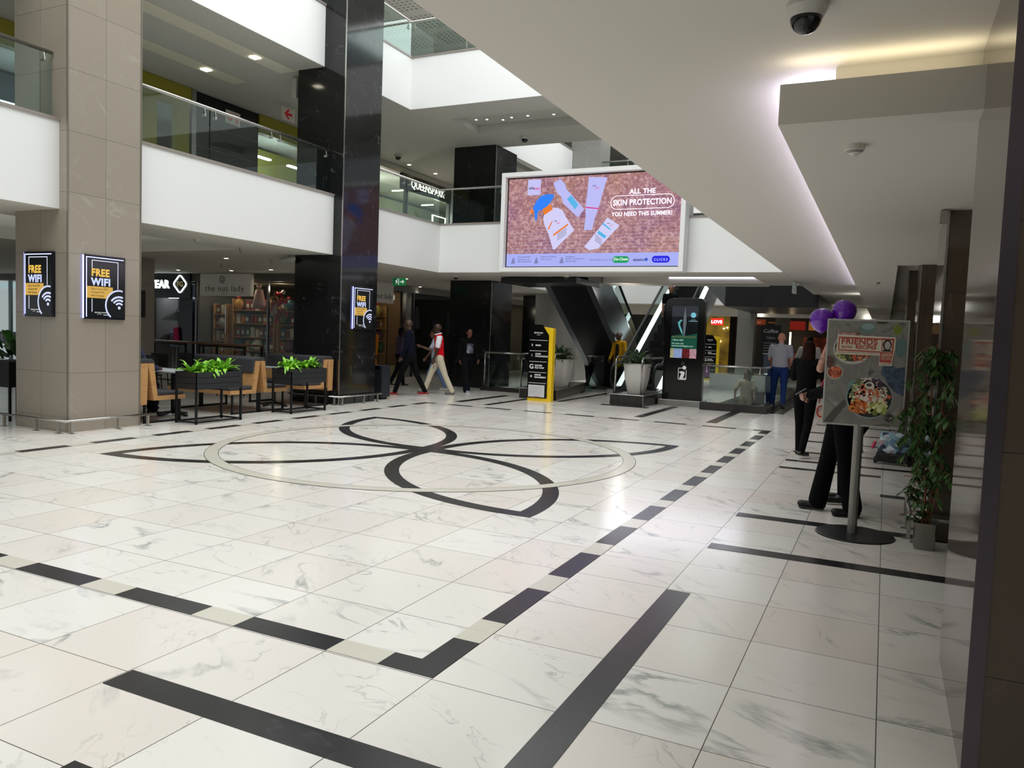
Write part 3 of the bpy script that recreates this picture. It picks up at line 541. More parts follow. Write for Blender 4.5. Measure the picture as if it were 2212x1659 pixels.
# --- touch screen kiosk
def kiosk():
    t = thing('touch_kiosk', 'tall black touch screen kiosk with a white letter i emblem', 'kiosk', (-2.54, 14.72, 0), -.03)
    w, h, r = .93, 2.53, .14
    bev(MB().box(-w/2-.07, w/2+.06, -.12, .30, 0, .14).build('plinth', mat('#a6a5a1', .3, .9), t), .006)
    def rr(w, z0, z1, r): return [(-w/2, z0), (w/2, z0)]+[(w/2-r+r*math.cos(a*PI/16), z1-r+r*math.sin(a*PI/16)) for a in range(9)]+[(-w/2+r-r*math.sin(a*PI/16), z1-r+r*math.cos(a*PI/16)) for a in range(9)]
    b = MB(); b.prism(rr(w, .14, h, r), .2, 'xz', -.03); b.build('casing', mat('#08090b', .1), t)
    b = MB(); b.prism(rr(w+.012, .14, h+.006, r+.006), .05, 'xz', .05); b.build('steel_edge', CHROME, t)
    x0, x1, z0, z1 = -.31, .31, 1.13, 2.35; Y = -.03
    MB().box(x0, x1, Y-.003, Y, z0, z1).build('display', noisemat('kiosk_screen_dark', ['#0b0f14', '#12181c', '#1d2126'], 3, 3, .12, .6), t)
    MB().box(x0, x1, Y-.004, Y-.003, 2.10, z1).build('display_sky', em('#3c4248', .6), t)
    b = MB(); b.prism([(x0, z0+.22), (x1, z0+.22), (x1, 1.72), (.2, 1.69), (.05, 1.66), (-.1, 1.68), (x0, 1.64)], .0015, 'xz', Y-.0045); b.build('display_green_panel', em('#0f4a3a', .9), t)
    b = MB(); b.prism([(0, 2.33), (.035, 2.08), (.04, 1.98), (.02, 1.7), (0, 1.62), (-.02, 1.7), (-.035, 1.98), (-.03, 2.08)], .0015, 'xz', Y-.0055); b.build('display_figure', em('#6d767e', .7), t)
    b = MB(); b.prism([(-.09, 2.03), (-.16, 1.97), (-.14, 1.87), (-.08, 1.74), (-.03, 1.66), (-.05, 1.78), (-.11, 1.9), (-.10, 1.97), (-.05, 2.02)], .0015, 'xz', Y-.0058); b.build('display_figure', em('#5fb6b8', .8), t)
    b = MB(); b.prism(poly_circle(.2, 2.14, .062), .0015, 'xz', Y-.0058); b.build('display_badge', em('#7cc4d8', .9), t)
    text('ART FOR', .026, em('#9cc8dc', .8), t, (.2, Y-.006, 2.02), align='CENTER'); text('CONSERVATION', .026, em('#9cc8dc', .8), t, (.2, Y-.006, 1.99), align='CENTER', bold=.0008)
    text('JOIN OUR LIVE AUCTION!', .052, em('#7c7a3c', .8), t, (0, Y-.0065, 1.61), align='CENTER', sx=.88, bold=.0008)
    for z, s in ((1.535, '1 March 2023'), (1.455, 'For more visit'), (1.40, 'www.boucherlegacy.co.za')): text(s, .047, em('#bfe0d4', .9), t, (-.28, Y-.0065, z), bold=.0006)
    for i, (a, b3, c) in enumerate(((-.31, -.23, ['#8d8448', '#c9c294', '#3b4a38']), (-.23, -.03, ['#6f8fc8', '#a4bae4', '#31426a']), (-.03, .15, ['#20060c', '#7a1c22', '#0a0508']), (.15, .31, ['#8c2440', '#d8b0b8', '#40101c']))):
        MB().box(a, b3, Y-.006, Y-.003, z0, z0+.22).build('display_picture', noisemat('kiosk_picture_%s' % 'abcd'[i], c, 22, 4, .2, .7), t)
    wt = mat('#c9c6c4', .4, emit=.35); b = MB()
    X0, X1, Q0, Q1, th = -.10, .10, .62, .90, .013
    b.box(X0, X0+th, Y-.003, Y, Q0+.02, Q1-.02); b.box(X1-th, X1, Y-.003, Y, Q0+.02, Q1-.05); b.box(X0+.02, .02, Y-.003, Y, Q1-th, Q1); b.box(X0+.02, X1-.02, Y-.003, Y, Q0, Q0+th)
    for cx, cz, a in ((X0+.02, Q0+.02, PI), (X1-.02, Q0+.02, 1.5*PI), (X0+.02, Q1-.02, PI/2)): ring(b, cx, cz, .02-th, .02, Y-.003, Y, a, a+PI/2, 6)
    b.prism(poly_circle(.045, .905, .045, 24), .003, 'xz', Y-.003)
    b.prism([(-.085, .79), (-.05, .815), (.0, .82), (.05, .81), (.06, .77), (.04, .71), (.02, .66), (.06, .655), (.095, .70), (.095, .66), (.06, .63), (-.02, .625), (-.07, .63), (-.05, .69), (-.02, .76), (-.05, .78)], .003, 'xz', Y-.003); b.build('letter_emblem', wt, t)
    b = MB(); b.tube([(0, Y-.001, 1.06), (0, Y-.001, 1.0)], .004, 6); b.tube([(0, Y-.001, 1.03), (.03, Y-.001, 1.015), (.035, Y-.001, .985), (.01, Y-.001, .965), (-.02, Y-.001, .97), (-.035, Y-.001, 1.0), (-.005, Y-.001, 1.0)], .0035, 6); b.build('hand_icon', mat('#8d8d8d', .5), t)
kiosk()

# --- food poster on a round-based stand
def poster_stand():
    t = thing('poster_stand', 'food poster on a grey pole with a round black base, at right', 'poster stand', (1.60, 3.43, 0))
    MB().lathe((0, 0, 0), [(.30, 0), (.305, .004), (.303, .011), (.29, .015), (0, .016)], 56).build('base', mat('#1b1b1d', .35, noise=.3, nscale=9), t, 2)
    MB().tube([(-.02, 0, .012), (-.02, 0, .95)], .037, 24).build('pole', mat('#8b8a83', .35, .7), t, 2)
    R = MB(); R.box(-.305, .305, -.035, -.012, .905, 1.775); R.box(-.06, .02, -.013, .03, .93, 1.1); bev(R.build('frame', mat('#b9b8b4', .35, .6), t), .004)
    Y = -.0355; x0, x1, z0, z1 = -.292, .292, .918, 1.762; w, h = x1-x0, z1-z0
    MB().box(x0, x1, Y-.0015, Y, z0, z1).build('poster_print', noisemat('poster_stone_backdrop', ['#4a4845', '#85827c', '#77746f', '#9a968f'], 5.5, 10, .35, 0, 1.2), t)
    def P(u, v): return (x0+w*u, z1-h*v)
    def sh(n, pts, m, l): b = MB(); b.prism([P(min(max(p[0], .003), .997), min(max(p[1], .003), .997)) for p in pts], .0006, 'xz', Y-.0016-.0007*l); return b.build(n, m, t)
    def ell(n, u, v, ru, rv, m, l, k=36, a0=0, a1=2*PI, rot=0.): return sh(n, [(u+ru*math.cos(a0+(a1-a0)*i/k)*math.cos(rot)-rv*math.sin(a0+(a1-a0)*i/k)*math.sin(rot), v+rv*math.sin(a0+(a1-a0)*i/k)*math.cos(rot)+ru*math.cos(a0+(a1-a0)*i/k)*math.sin(rot)) for i in range(k)], m, l)
    rnd = random.Random(3)
    def bits(n, cu, cv, ru, rv, cols, cnt, s, l, sec=None):
        b = MB(); ms = [mat(c, .5) for c in cols]
        for i in range(cnt):
            a = rnd.uniform(*(sec or (0, 2*PI))); q = math.sqrt(rnd.uniform(.02, .9)); u, v = cu+ru*q*math.cos(a), cv+rv*q*math.sin(a); rr = s*rnd.uniform(.6, 1.4); th = rnd.uniform(0, PI); k = rnd.choice((5, 6, 7)); asp = rnd.uniform(.4, 1.)
            pts = []
            for j in range(k): t2 = 2*PI*j/k; px, py = rr*math.cos(t2), rr*asp*math.sin(t2); pts.append(P(max(.004, u+(px*math.cos(th)-py*math.sin(th))), v+(px*math.sin(th)+py*math.cos(th))*.7))
            b.cur = i % len(ms); b.prism(pts, .0004, 'xz', Y-.0016-.0007*l-.00002*(i % 9))
        b.build(n, ms, t)
    teal, pale = mat('#6f8f8d', .3), mat('#b9b6ad', .35)
    sh('printed_shadow', [(.0, 1.), (.13, .86), (.26, .76), (.3, .8), (.12, 1.)], mat('#504a4a', .5), 0)
    ell('printed_glass', .5, .065, .1, .055, mat('#6b807f', .2), 1); ell('printed_glass', .5, .05, .085, .03, mat('#8aa09e', .2), 2)
    ell('printed_glass', .93, .24, .07, .09, mat('#5f7876', .2), 1)
    ell('printed_lime', .875, .075, .055, .045, mat('#6f7f2a', .4), 2); ell('printed_avocado', .68, .005, .07, .02, mat('#3a3c1d', .4), 2)
    sh('printed_cloth', [(.72, .42), (.8, .40), (.9, .44), (1., .42), (1., .7), (.93, .68), (.88, .66), (.8, .6), (.76, .54), (.7, .5)], noisemat('poster_blue_cloth', ['#1f2733', '#36455a', '#4f617a'], 14, 6, .6, 0, 1.), 1)
    ell('printed_bowl', .32, .27, .245, .15, pale, 2); ell('printed_bowl_inside', .32, .262, .225, .13, mat('#3c3a26', .5), 3)
    bits('printed_food', .22, .31, .13, .08, ['#9aa45a', '#6f7c3a', '#c5c48c', '#4f5a2c'], 40, .02, 4); bits('printed_food', .42, .32, .13, .075, ['#c2502a', '#d96f3a', '#a83b20', '#e0a07c'], 46, .022, 4)
    ell('printed_small_bowl', .03, .40, .1, .065, mat('#6a6660', .4), 2); ell('printed_small_bowl_food', .02, .40, .08, .05, mat('#5a3a34', .5, noise=.4, nscale=60), 3)
    ell('printed_small_bowl', .115, .505, .105, .068, pale, 2); ell('printed_small_bowl_inside', .115, .503, .092, .058, mat('#8c3a22', .5), 3); bits('printed_food', .115, .503, .085, .052, ['#b04a2c', '#c96842', '#8e3420', '#d68a64'], 30, .025, 4)
    ell('printed_bowl', .575, .735, .295, .20, mat('#8f9a98', .3), 2, 44); ell('printed_bowl_inside', .578, .733, .28, .188, mat('#1c2126', .5), 3, 44); ell('printed_bowl_rim', .36, .70, .075, .13, teal, 3)
    bits('printed_food', .575, .70, .25, .16, ['#3a2238', '#4a2c46', '#5d3a50', '#c9bfae'], 110, .03, 4, (PI*1.05, PI*1.95)); bits('printed_food', .45, .70, .13, .13, ['#7f8c4c', '#5e7038', '#a9b27a', '#d9d2b0'], 80, .024, 5)
    bits('printed_food', .56, .73, .17, .13, ['#c96a4a', '#d8b8a4', '#b84e34', '#e2cfc0', '#e8dfd0'], 150, .03, 6); bits('printed_food', .45, .83, .13, .07, ['#d06a28', '#e08a3c', '#b85820'], 110, .021, 7); bits('printed_food', .68, .83, .12, .075, ['#9aa04a', '#c9c684', '#76803a', '#dcd9a4'], 44, .034, 8); bits('printed_food', .72, .71, .12, .09, ['#d9cdb8', '#c75c34', '#a9a08c'], 70, .024, 7)
    ell('printed_mushroom', .57, .615, .06, .035, mat('#d8d0c0', .5), 8); ell('printed_mushroom', .565, .61, .035, .016, mat('#463a34', .5), 9)
    crm, red = mat('#cfc8b8', .5), mat('#a8402c', .5)
    sh('printed_label', [(.125, .115), (.36, .115), (.36, .14), (.86, .145), (.86, .18), (.86, .25), (.83, .38), (.83, .42), (.67, .42), (.67, .325), (.115, .325)], crm, 9)
    _k = 9.6
    for q in (((.14, .155), (.835, .165), (.835, .178), (.14, .168)), ((.14, .155), (.155, .155), (.152, .285), (.138, .285)), ((.14, .278), (.68, .285), (.68, .297), (.14, .29)), ((.69, .16), (.70, .16), (.70, .29), (.69, .29)), ((.68, .16), (.845, .16), (.845, .175), (.68, .175)), ((.82, .17), (.84, .17), (.835, .3), (.815, .3)), ((.675, .29), (.835, .29), (.82, .39), (.675, .388))): _k = _k+.15; sh('printed_label_border', list(q), red, _k)
    def tx(s, sz, m, u, v, **k): text(s, sz, m, t, (P(u, v)[0], Y-.0016-.0007*11.2, P(u, v)[1]), ext=.0003, **k)
    tx('MOTHERLAND', .022, red, .135, .135, sx=1.05, bold=.0006); tx('FRIENDS', .066, red, .172, .225, bold=.0022, sx=1.02); tx('WITH', .029, red, .178, .266, bold=.0008, sx=1.05); tx('RECIPES', .043, red, .36, .268, bold=.0015, sx=.96)
    tx('DELICIOUS MEALS MADE WITH FRIENDS AND FAMILY', .011, red, .135, .31, sx=1.35)
    tx('QUINOA', .03, crm, .69, .325, bold=.0008, sx=.62); tx('SWEET THAI', .018, crm, .69, .345, sx=.68); tx('POKE BOWL', .02, crm, .69, .364, sx=.68); tx('Try it for R98', .018, red, .69, .411, sx=.66)
    ell('printed_portrait_hair', .758, .222, .055, .052, mat('#2c2622', .5), 11); ell('printed_portrait_face', .762, .226, .035, .038, mat('#b8aea2', .5), 12); sh('printed_portrait_top', [(.70, .285), (.715, .268), (.76, .262), (.80, .268), (.815, .285)], mat('#17120f', .5), 12); sh('printed_portrait_mouth', [(.75, .243), (.776, .243), (.763, .249)], mat('#6d4c44', .5), 13)
    for u in (.75, .774): ell('printed_portrait_eye', u, .221, .005, .003, mat('#2a2220', .5), 13, 8)
    ell('printed_emblem_ring', .84, .915, .065, .047, mat('#1a1917', .4), 2); ell('printed_emblem_disc', .84, .915, .058, .042, mat('#807d78', .4), 3); ell('printed_emblem_disc', .84, .915, .048, .034, mat('#1a1917', .4), 4); sh('printed_emblem_mark', [(.80, .905), (.88, .905), (.87, .925), (.84, .935), (.81, .925)], mat('#8d8a85', .4), 5); ell('printed_emblem_mark', .83, .918, .018, .01, mat('#1a1917', .4), 6)
poster_stand()

# ================================================================ SHOPS
def spotdots(label, pts, z, m=None, r=.045, cat='downlight', grp='ceiling downlights', light=0):
    m = m or em('#fff6e0', 12.)
    first = None
    for x, y in pts:
        if first is None:
            first = thing('ceiling_downlight', label, cat, (x, y, z), 0, grp)
            MB().lathe((0, 0, -.008), [(r*1.3, 0), (r*1.35, .004), (r*1.35, .008)], 18).build('trim_ring', mat('#cfccc6', .4), first)
            MB().lathe((0, 0, -.0095), [(r, 0), (r, .002)], 16).build('lamp', m, first)
        else: tree_copy(first, (x, y, z))
        if light: spot('downlight_beam', (x, y, z-.03), light, (1, .95, .85))
FZ = 2.78
# -- left front row, Y = 13.5 (cafe side)
S('wall_left_shopfronts', mat('#6d6a66', .6), (-32, -12.5, 13.42, 13.6, FZ, Z1), (-32, -12.5, 18.4, 18.5, 0, Z1), (-18.95, -18.85, 13.6, 18.4, 0, FZ), (-17.1, -17.0, 13.6, 18.4, 0, FZ))
S('wall_left_shops_side', mat('#6d6a66', .6), (-12.58, -12.42, 13.6, 30, FZ, Z1), (-12.6, -12.5, 17.9, 18.4, 0, FZ), (-16, -12.5, 22.9, 23.0, 0, FZ))
# sports shop
t = thing('shop_fascia', 'black shop fascia with white lit letters and a lit diamond badge', 'shop sign', (-17.97, 13.34, 2.26)); 
MB().box(-.86, .86, 0, .06, 0, .72).build('panel', mat('#05070c', .2), t)
wl = em('#eefcff', 5.)
text('SPORTSWEAR', .33, wl, t, (-.01, -.012, .30), bold=.012, align='RIGHT', ext=.006, space=.98)
b = MB(); c, rz_ = (.46, .42), .285
dm = [(c[0], c[1]-rz_), (c[0]+rz_, c[1]), (c[0], c[1]+rz_), (c[0]-rz_, c[1])]
pts = []
for i in range(4):
    p, q, r = [Vector(dm[(i+k) % 4]) for k in (-1, 0, 1)]
    pts += [q+(p-q)*.16, q+(p-q)*.05+(r-q)*.05, q+(r-q)*.16]
b.tube([(p.x, -.02, p.y) for p in pts], .017, 8, closed=True); b.build('diamond_outline', wl, t, True)
text('FG', .22, em('#9a8f5c', .8), t, (.46, -.012, .345), bold=.002, align='CENTER')
t = thing('shop_interior', 'bright white sports shop interior behind black fascia with racks of shoes', 'shop', (-18, 14.5, 0))
MB(t.location).box(-18.85, -17.1, 18.2, 18.3, 0, 2.7).build('back_wall', mat('#c8d2dc', .5), t); MB(t.location).box(-18.85, -17.1, 13.6, 18.3, 2.7, 2.76).build('shop_ceiling', mat('#9aa2ac', .5), t)
MB(t.location).box(-18.2, -17.62, 13.9, 14.4, 0, 2.7).build('dark_pillar', mat('#0c1019', .3), t)
for x in (-18.55, -17.35): MB(t.location).box(x-.22, x+.22, 14.0, 14.06, 2.28, 2.31).build('tube_light', em('#e8f4ff', 9.), t)
point('shop_lamp', (-18.4, 15.5, 2.4), 60, (.85, .93, 1)); point('shop_lamp', (-17.3, 15.5, 2.4), 40, (.85, .93, 1))
# shoes and shirts in the sports shop
sb = thing('trainer_shoe', 'white display trainer on a wall shelf in the sports shop', 'shoe', (-18.7, 14.6, 1.9), 0, 'trainers on the sports shop shelves'); MB().cap((0, -.1, .04), (0, .1, .06), .035, .05, .8).build('upper', mat('#9a2b34', .5), sb, True); MB().box(-.035, .035, -.13, .14, 0, .02).build('sole', mat('#dddddd', .5), sb)
for i, (x, z) in enumerate([(x, z) for z in (1.0, 1.35, 1.9) for x in (-18.7, -18.45, -17.5, -17.3)][1:]): tree_copy(sb, (x, 14.6, z))
t = thing('display_shelf', 'white display shelves inside the sports shop', 'shelf', (-18, 14.6, 0))
for x0, x1 in ((-18.83, -18.3), (-17.6, -17.12)):
    for z in (.97, 1.32, 1.87): MB(t.location).box(x0, x1, 14.4, 14.8, z, z+.025).build('shelf_board', mat('#dfe6ee', .4), t)
    MB(t.location).box(x0, x1, 14.8, 14.83, 0, 2.4).build('back_panel', mat('#5a6473', .5), t); MB(t.location).box(x0+.08, x1-.08, 14.78, 14.8, 1.98, 2.2).build('printed_panel', mat('#c9d2dc', .5, noise=.5, nscale=18), t)
cl = thing('hanging_shirt', 'blue grey shirts hanging on a rail at the sports shop entrance', 'shirt', (-18.72, 14.2, .75), 0, 'shirts on the sports shop rail')
b = MB(); b.prism([(-.02, 0), (-.02, .42), (.0, .5), (.02, .42), (.02, 0)], .34, 'xz', -.17); bev(b.build('cloth', mat('#8ea0b8', .8), cl), .01)
for i in range(1, 7): c2 = tree_copy(cl, (-18.72+.06*i, 14.2, .75))
t = thing('clothes_rail', 'chrome rail the shirts hang from in the sports shop', 'clothes rail', (-18.6, 14.2, 0)); b = MB(t.location); b.tube([(-18.8, 14.2, 0), (-18.8, 14.2, 1.27), (-18.3, 14.2, 1.27), (-18.3, 14.2, 0)], .012, 8); b.build('rail', CHROME, t, True)
t = thing('dress_stand', 'bright pink top on display at the sports shop entrance', 'clothing', (-18.25, 13.85, .9)); MB().cap((0, 0, .1), (0, 0, .42), .13, .1, .6).build('top', mat('#d4336a', .7), t, True); MB().tube([(0, 0, -.9), (0, 0, .1)], .012, 8).build('stand', CHROME, t)
# nut shop: glass corner shop
def shelf_unit(label, x0, x1, y0, y1, zs, wood=OAK, back=True):
    t = thing('shop_shelf', label, 'shelf', ((x0+x1)/2, (y0+y1)/2, 0)); o = t.location
    for z in zs: MB(o).box(x0, x1, y0, y1, z, z+.02).build('shelf_board', wood, t)
    zt = max(zs)+.35
    for x in ((x0, x1) if (x1-x0) > (y1-y0) else ()): MB(o).box(x-.015, x+.015, y0, y1, 0, zt).build('side_panel', wood, t)
    for y in ((y0, y1) if (x1-x0) <= (y1-y0) else ()): MB(o).box(x0, x1, y-.015, y+.015, 0, zt).build('side_panel', wood, t)
    if back:
        if (x1-x0) > (y1-y0): MB(o).box(x0, x1, y1, y1+.02, 0, zt).build('back_panel', mat('#6a5842', .6), t)
        else: MB(o).box(x0-.02, x0, y0, y1, 0, zt).build('back_panel', mat('#6a5842', .6), t)
shelf_unit('wooden wall shelves of packets behind the nut shop front window', -16.05, -14.45, 14.0, 14.25, (.35, .75, 1.15, 1.55, 1.95))
shelf_unit('narrow wooden shelf unit left of the nut shop door handle', -16.85, -16.35, 14.0, 14.25, (.2, .6, 1.0, 1.4, 1.8))
shelf_unit('wooden corner shelves at the right end of the nut shop front', -14.3, -13.6, 14.0, 14.25, (.35, .75, 1.15, 1.55, 1.95))
shelf_unit('side wall shelves of the nut shop seen behind the walking men', -13.4, -13.05, 15.2, 17.7, (.75, 1.15, 1.55, 1.95))
cols = ['#8c2f2a', '#b8863a', '#c9bfa8', '#6d2a3c', '#3a5a6a', '#a89a4a', '#c46a2c', '#d8d2c4', '#7a3a24', '#45663a']
pk = {}
def packet(kind, x, y, z, rz=0.):
    ck, typ = kind
    if kind not in pk:
        t = thing('snack_packet' if typ == 0 else ('gift_jar' if typ == 1 else 'gift_basket'), {0: 'small sealed snack packet on the nut shop shelves', 1: 'glass jar of nuts on the nut shop shelves', 2: 'round wrapped gift hamper on the nut shop shelves'}[typ], {0: 'packet', 1: 'jar', 2: 'hamper'}[typ], (x, y, z), rz, {0: 'packets on the nut shop shelves', 1: 'jars on the nut shop shelves', 2: 'hampers on the nut shop shelves'}[typ])
        m = mat(cols[ck], .35, noise=.35, nscale=25)
        if typ == 0: b = MB(); b.prism([(-.06, 0), (.06, 0), (.055, .1), (.062, .2), (.05, .215), (-.05, .215), (-.062, .2), (-.055, .1)], .05, 'xz', -.025); b.build('packet', m, t); MB().box(-.04, .04, -.028, -.0255, .06, .14).build('packet_label', mat('#d9d4c6', .4), t)
        elif typ == 1: MB().lathe((0, 0, 0), [(.05, 0), (.055, .02), (.055, .15), (.045, .165), (.045, .17)], 12).build('jar', m, t, True); MB().lathe((0, 0, .168), [(.048, 0), (.048, .03), (.0, .031)], 12).build('lid', mat('#9c8a5a', .3, .8), t)
        else: MB().ell((0, 0, .13), .13, .1, .13, 14, 9).build('wrapped_bundle', m, t, True); MB().ell((0, 0, .28), .05, .05, .035, 10, 6).build('ribbon', mat('#b02a30', .4), t, True)
        pk[kind] = t; t.scale = (1.35, 1.2, 1.35)
    else: tree_copy(pk[kind], (x, y, z), rz)
rnd = random.Random(11)
for x0, x1, yy, zs, r in ((-15.98, -14.5, 14.12, (.37, .77, 1.17, 1.57, 1.97), 0), (-16.8, -16.42, 14.12, (.22, .62, 1.02, 1.42, 1.82), 0), (-14.24, -13.66, 14.12, (.37, .77, 1.17, 1.57, 1.97), 0)):
    for z in zs:
        x = x0+.07
        while x < x1:
            ty = rnd.choice((0, 0, 1, 2)); packet((rnd.randrange(10), ty), x, yy, z, 0); x += (.19, .16, .37)[ty]
for z in (.77, 1.17, 1.57, 1.97):
    y = 15.35
    while y < 17.6: ty = rnd.choice((0, 1, 2, 2)); packet((rnd.randrange(10), ty), -13.2, y, z, PI/2); y += (.19, .17, .38)[ty]
t = thing('shop_interior', 'warm tan back wall and lit ceiling of the nut shop', 'shop', (-14.7, 17.7, 0)); MB(t.location).box(-17.0, -12.6, 17.8, 17.88, 0, 2.76).build('back_wall', mat('#8a6a4e', .6), t); MB(t.location).box(-17, -12.6, 13.62, 17.8, 2.74, 2.77).build('shop_ceiling', mat('#8f8578', .6), t)
for p in ((-16.2, 13.75), (-15.2, 13.75), (-14.0, 13.75), (-13.0, 15.2), (-12.9, 16.8)): point('shop_lamp', (p[0], p[1], 2.6), 5, (1, .84, .62))
t = thing('shop_window', 'frameless glass front of the nut shop beside its glass door', 'shop window', (-14.75, 13.5, 0)); o = t.location
for x0, x1 in ((-17.0, -16.35), (-15.45, -14.2), (-14.18, -12.52)): MB(o).box(x0, x1, 13.495, 13.507, .02, FZ).build('glass_pane', GLASSC, t)
for x in (-17.0, -14.19, -12.5): MB(o).box(x-.03, x+.03, 13.47, 13.53, 0, FZ).build('mullion', STEELD, t)
t = thing('glass_door', 'nut shop glass door with a long steel pull handle', 'door', (-15.9, 13.5, 0)); MB(t.location).box(-16.33, -15.47, 13.494, 13.506, .02, FZ-.02).build('door_leaf', GLASSC, t); MB(t.location).tube([(-15.75, 13.44, 1.26), (-15.75, 13.44, 2.05)], .017, 10).build('pull_handle', CHROME, t)
t = thing('hanging_sign', 'white hanging sign of the nut shop seen from the front', 'shop sign', (-15.52, 13.2, 2.34)); MB().box(-.97, .97, -.04, .10, 0, .63).build('light_box', mat('#d4d1c8', .5, emit=.03), t)
text('the nut lady', .25, mat('#4c4a48', .6), t, (-.02, -.0412, .13), align='CENTER', sx=1.08, space=1.15); b = MB(); ring(b, -.1, .47, .085, .105, -.043, -.041); b.build('round_emblem', mat('#33312f', .6), t)
b = MB(); [b.prism(poly_circle(-.1+.045*math.cos(a), .47+.045*math.sin(a), .022, 10), .002, 'xz', -.043) for a in (.5, 2.2, 3.9, 5.4)]; b.build('round_emblem', mat('#33312f', .6), t); MB().box(-.12, .1, -.043, -.041, .06, .07).build('underline', mat('#4c4a48', .6), t)
t = thing('hanging_sign', 'second white sign of the nut shop half hidden by the black column', 'shop sign', (-12.36, 16.55, 2.36), PI/2); MB().box(-.55, .45, -.04, .05, 0, .63).build('light_box', mat('#c4c1b8', .5, emit=.03), t); text('nut lady', .25, mat('#4c4a48', .6), t, (.38, -.0412, .13), align='RIGHT', sx=1.05)
t = thing('mannequin_display', 'pale pink dress form hung high in the nut shop window', 'decoration', (-14.8, 13.78, 1.98)); MB().cap((0, 0, .12), (0, 0, .55), .24, .14, .45).build('dress', mat('#b08a8c', .7), t, True); MB().ell((0, 0, .70), .08, .07, .08).build('top', mat('#b08a8c', .7), t, True)
t = thing('flower_wreath', 'big red and white flower arrangement at the top right of the nut shop window', 'decoration', (-13.95, 13.72, 1.75))
for i in range(40): a = rnd.uniform(0, 2*PI); q = rnd.uniform(.05, .34); MB().ell((q*math.cos(a), rnd.uniform(-.05, .05), .35+q*1.3*math.sin(a)), .07, .05, .07, 8, 6).build('blossom', mat(rnd.choice(('#a02226', '#b8303a', '#cfc4b0', '#8f7a50')), .6), t, True)
# -- side row, X = -12.5
t = thing('shop_window', 'glass side window of the nut shop behind the walking men', 'shop window', (-12.5, 15.7, 0)); MB(t.location).box(-12.506, -12.494, 13.54, 17.88, .4, FZ).build('glass_pane', GLASSC, t); MB(t.location).box(-12.56, -12.46, 13.56, 17.88, 0, .4).build('lower_panel', mat('#7c7448', .5), t)
for y in (17.88, 18.36): MB(t.location).box(-12.56, -12.44, y, y+.05, 0, FZ).build('mullion', STEELD, t)
t = thing('shop_window', 'dark boutique window with a round white sticker and hanging clothes', 'shop window', (-12.5, 20.7, 0)); MB(t.location).box(-12.506, -12.494, 18.42, 22.9, 0.02, FZ).build('glass_pane', GLASSC, t)
b = MB(); b.prism([(19.95+.62*.75*math.cos(2*PI*i/32), 2.13+.36*math.sin(2*PI*i/32)) for i in range(32)], .004, 'yz', -12.49); b.build('round_sticker', mat('#a9a5b0', .4), t)
b = MB(); 
for a0, a1 in ((PI*.1, PI*.4), (PI*1.1, PI*1.4)):
    for i in range(10): u, v = a0+(a1-a0)*i/10, a0+(a1-a0)*(i+1)/10; b.prism([(19.95+.465*r*math.cos(w), 2.13+.36*r*math.sin(w)) for r, w in ((.8, u), (.97, u), (.97, v), (.8, v))], .003, 'yz', -12.486)
b.build('sticker_stripe', mat('#b0306a', .4), t)
g0 = thing('hanging_garment', 'dark garment hanging in the boutique window', 'clothing', (-13.0, 18.9, 1.0), PI/2, 'garments in the boutique window'); MB().cap((0, 0, .15), (0, 0, .8), .2, .14, .45).build('garment', mat('#2b2836', .7), g0, True)
for i, (y, z) in enumerate(((19.4, 1.5), (20.9, 1.1), (21.5, 1.4), (22.2, 1.0), (18.9, .2), (19.6, .3), (20.4, .2), (21.2, .2))): tree_copy(g0, (-13.0-.2*(i % 2), y, z))
t = thing('shop_interior', 'dim back wall of the boutique behind its window', 'shop', (-15.5, 20.7, 0)); MB(t.location).box(-15.6, -15.5, 18.5, 22.9, 0, 2.76).build('back_wall', mat('#1c1a24', .6), t)
S('wall_left_far', mat('#141416', .5), (-12.6, -12.45, 23.0, 34, 0, FZ), (-12.5, -8.5, 34, 34.1, 0, 3))
# bright window band at the far left of the photo
t = thing('shop_window', 'lit shop window with white letters on a black band at the far left edge', 'shop window', (-24, 13.5, 0)); o = t.location
MB(o).box(-31, -19.0, 13.495, 13.507, .02, FZ).build('glass_pane', GLASSC, t); MB(o).box(-31, -19.0, 13.45, 13.49, .55, .98).build('letter_band', mat('#07090b', .3), t)
for x in (-25.95, -22.5, -19.0): MB(o).box(x-.06, x+.06, 13.44, 13.52, 0, FZ).build('mullion', mat('#7d8a8e', .4, .6), t)
text('COFFEE COUNTER', .27, mat('#8f949a', .4, emit=.2), t, (-27.25-o.x, 13.44-o.y, .68))
t = thing('shop_interior', 'pale lit shop interior behind the window at the far left', 'shop', (-24, 17, 0)); MB(t.location).box(-31, -19.0, 17.5, 17.6, 0, 2.76).build('back_wall', noisemat('far_shop_goods', ['#39424c', '#6f7c88', '#a9b4bc'], 2.5, 7, .6), t); point('shop_lamp', (-25.5, 15.5, 2.4), 70, (.8, .92, 1)); MB(t.location).box(-27, -25, 15.8, 15.9, 2.3, 2.33).build('tube_light', em('#ffe2b0', 6.), t); MB(t.location).box(-30, -19.2, 13.7, 13.75, 2.5, 2.72).build('header_panel', em('#9fb4bc', 1.), t)
t = thing('wall_notice', 'black square notice on the grey column in the cafe', 'sign', (-13.79, 8.75, 1.62)); MB().box(0, .02, -.33, .33, 0, .62).build('board', mat('#0d0e12', .3), t)
for z, s in ((.53, 'CUSTOMERS ONLY'), (.47, 'SEATING AREA FOR')): text(s, .05, mat('#8a8a90', .5), t, (.021, 0, z), '+x', align='CENTER')
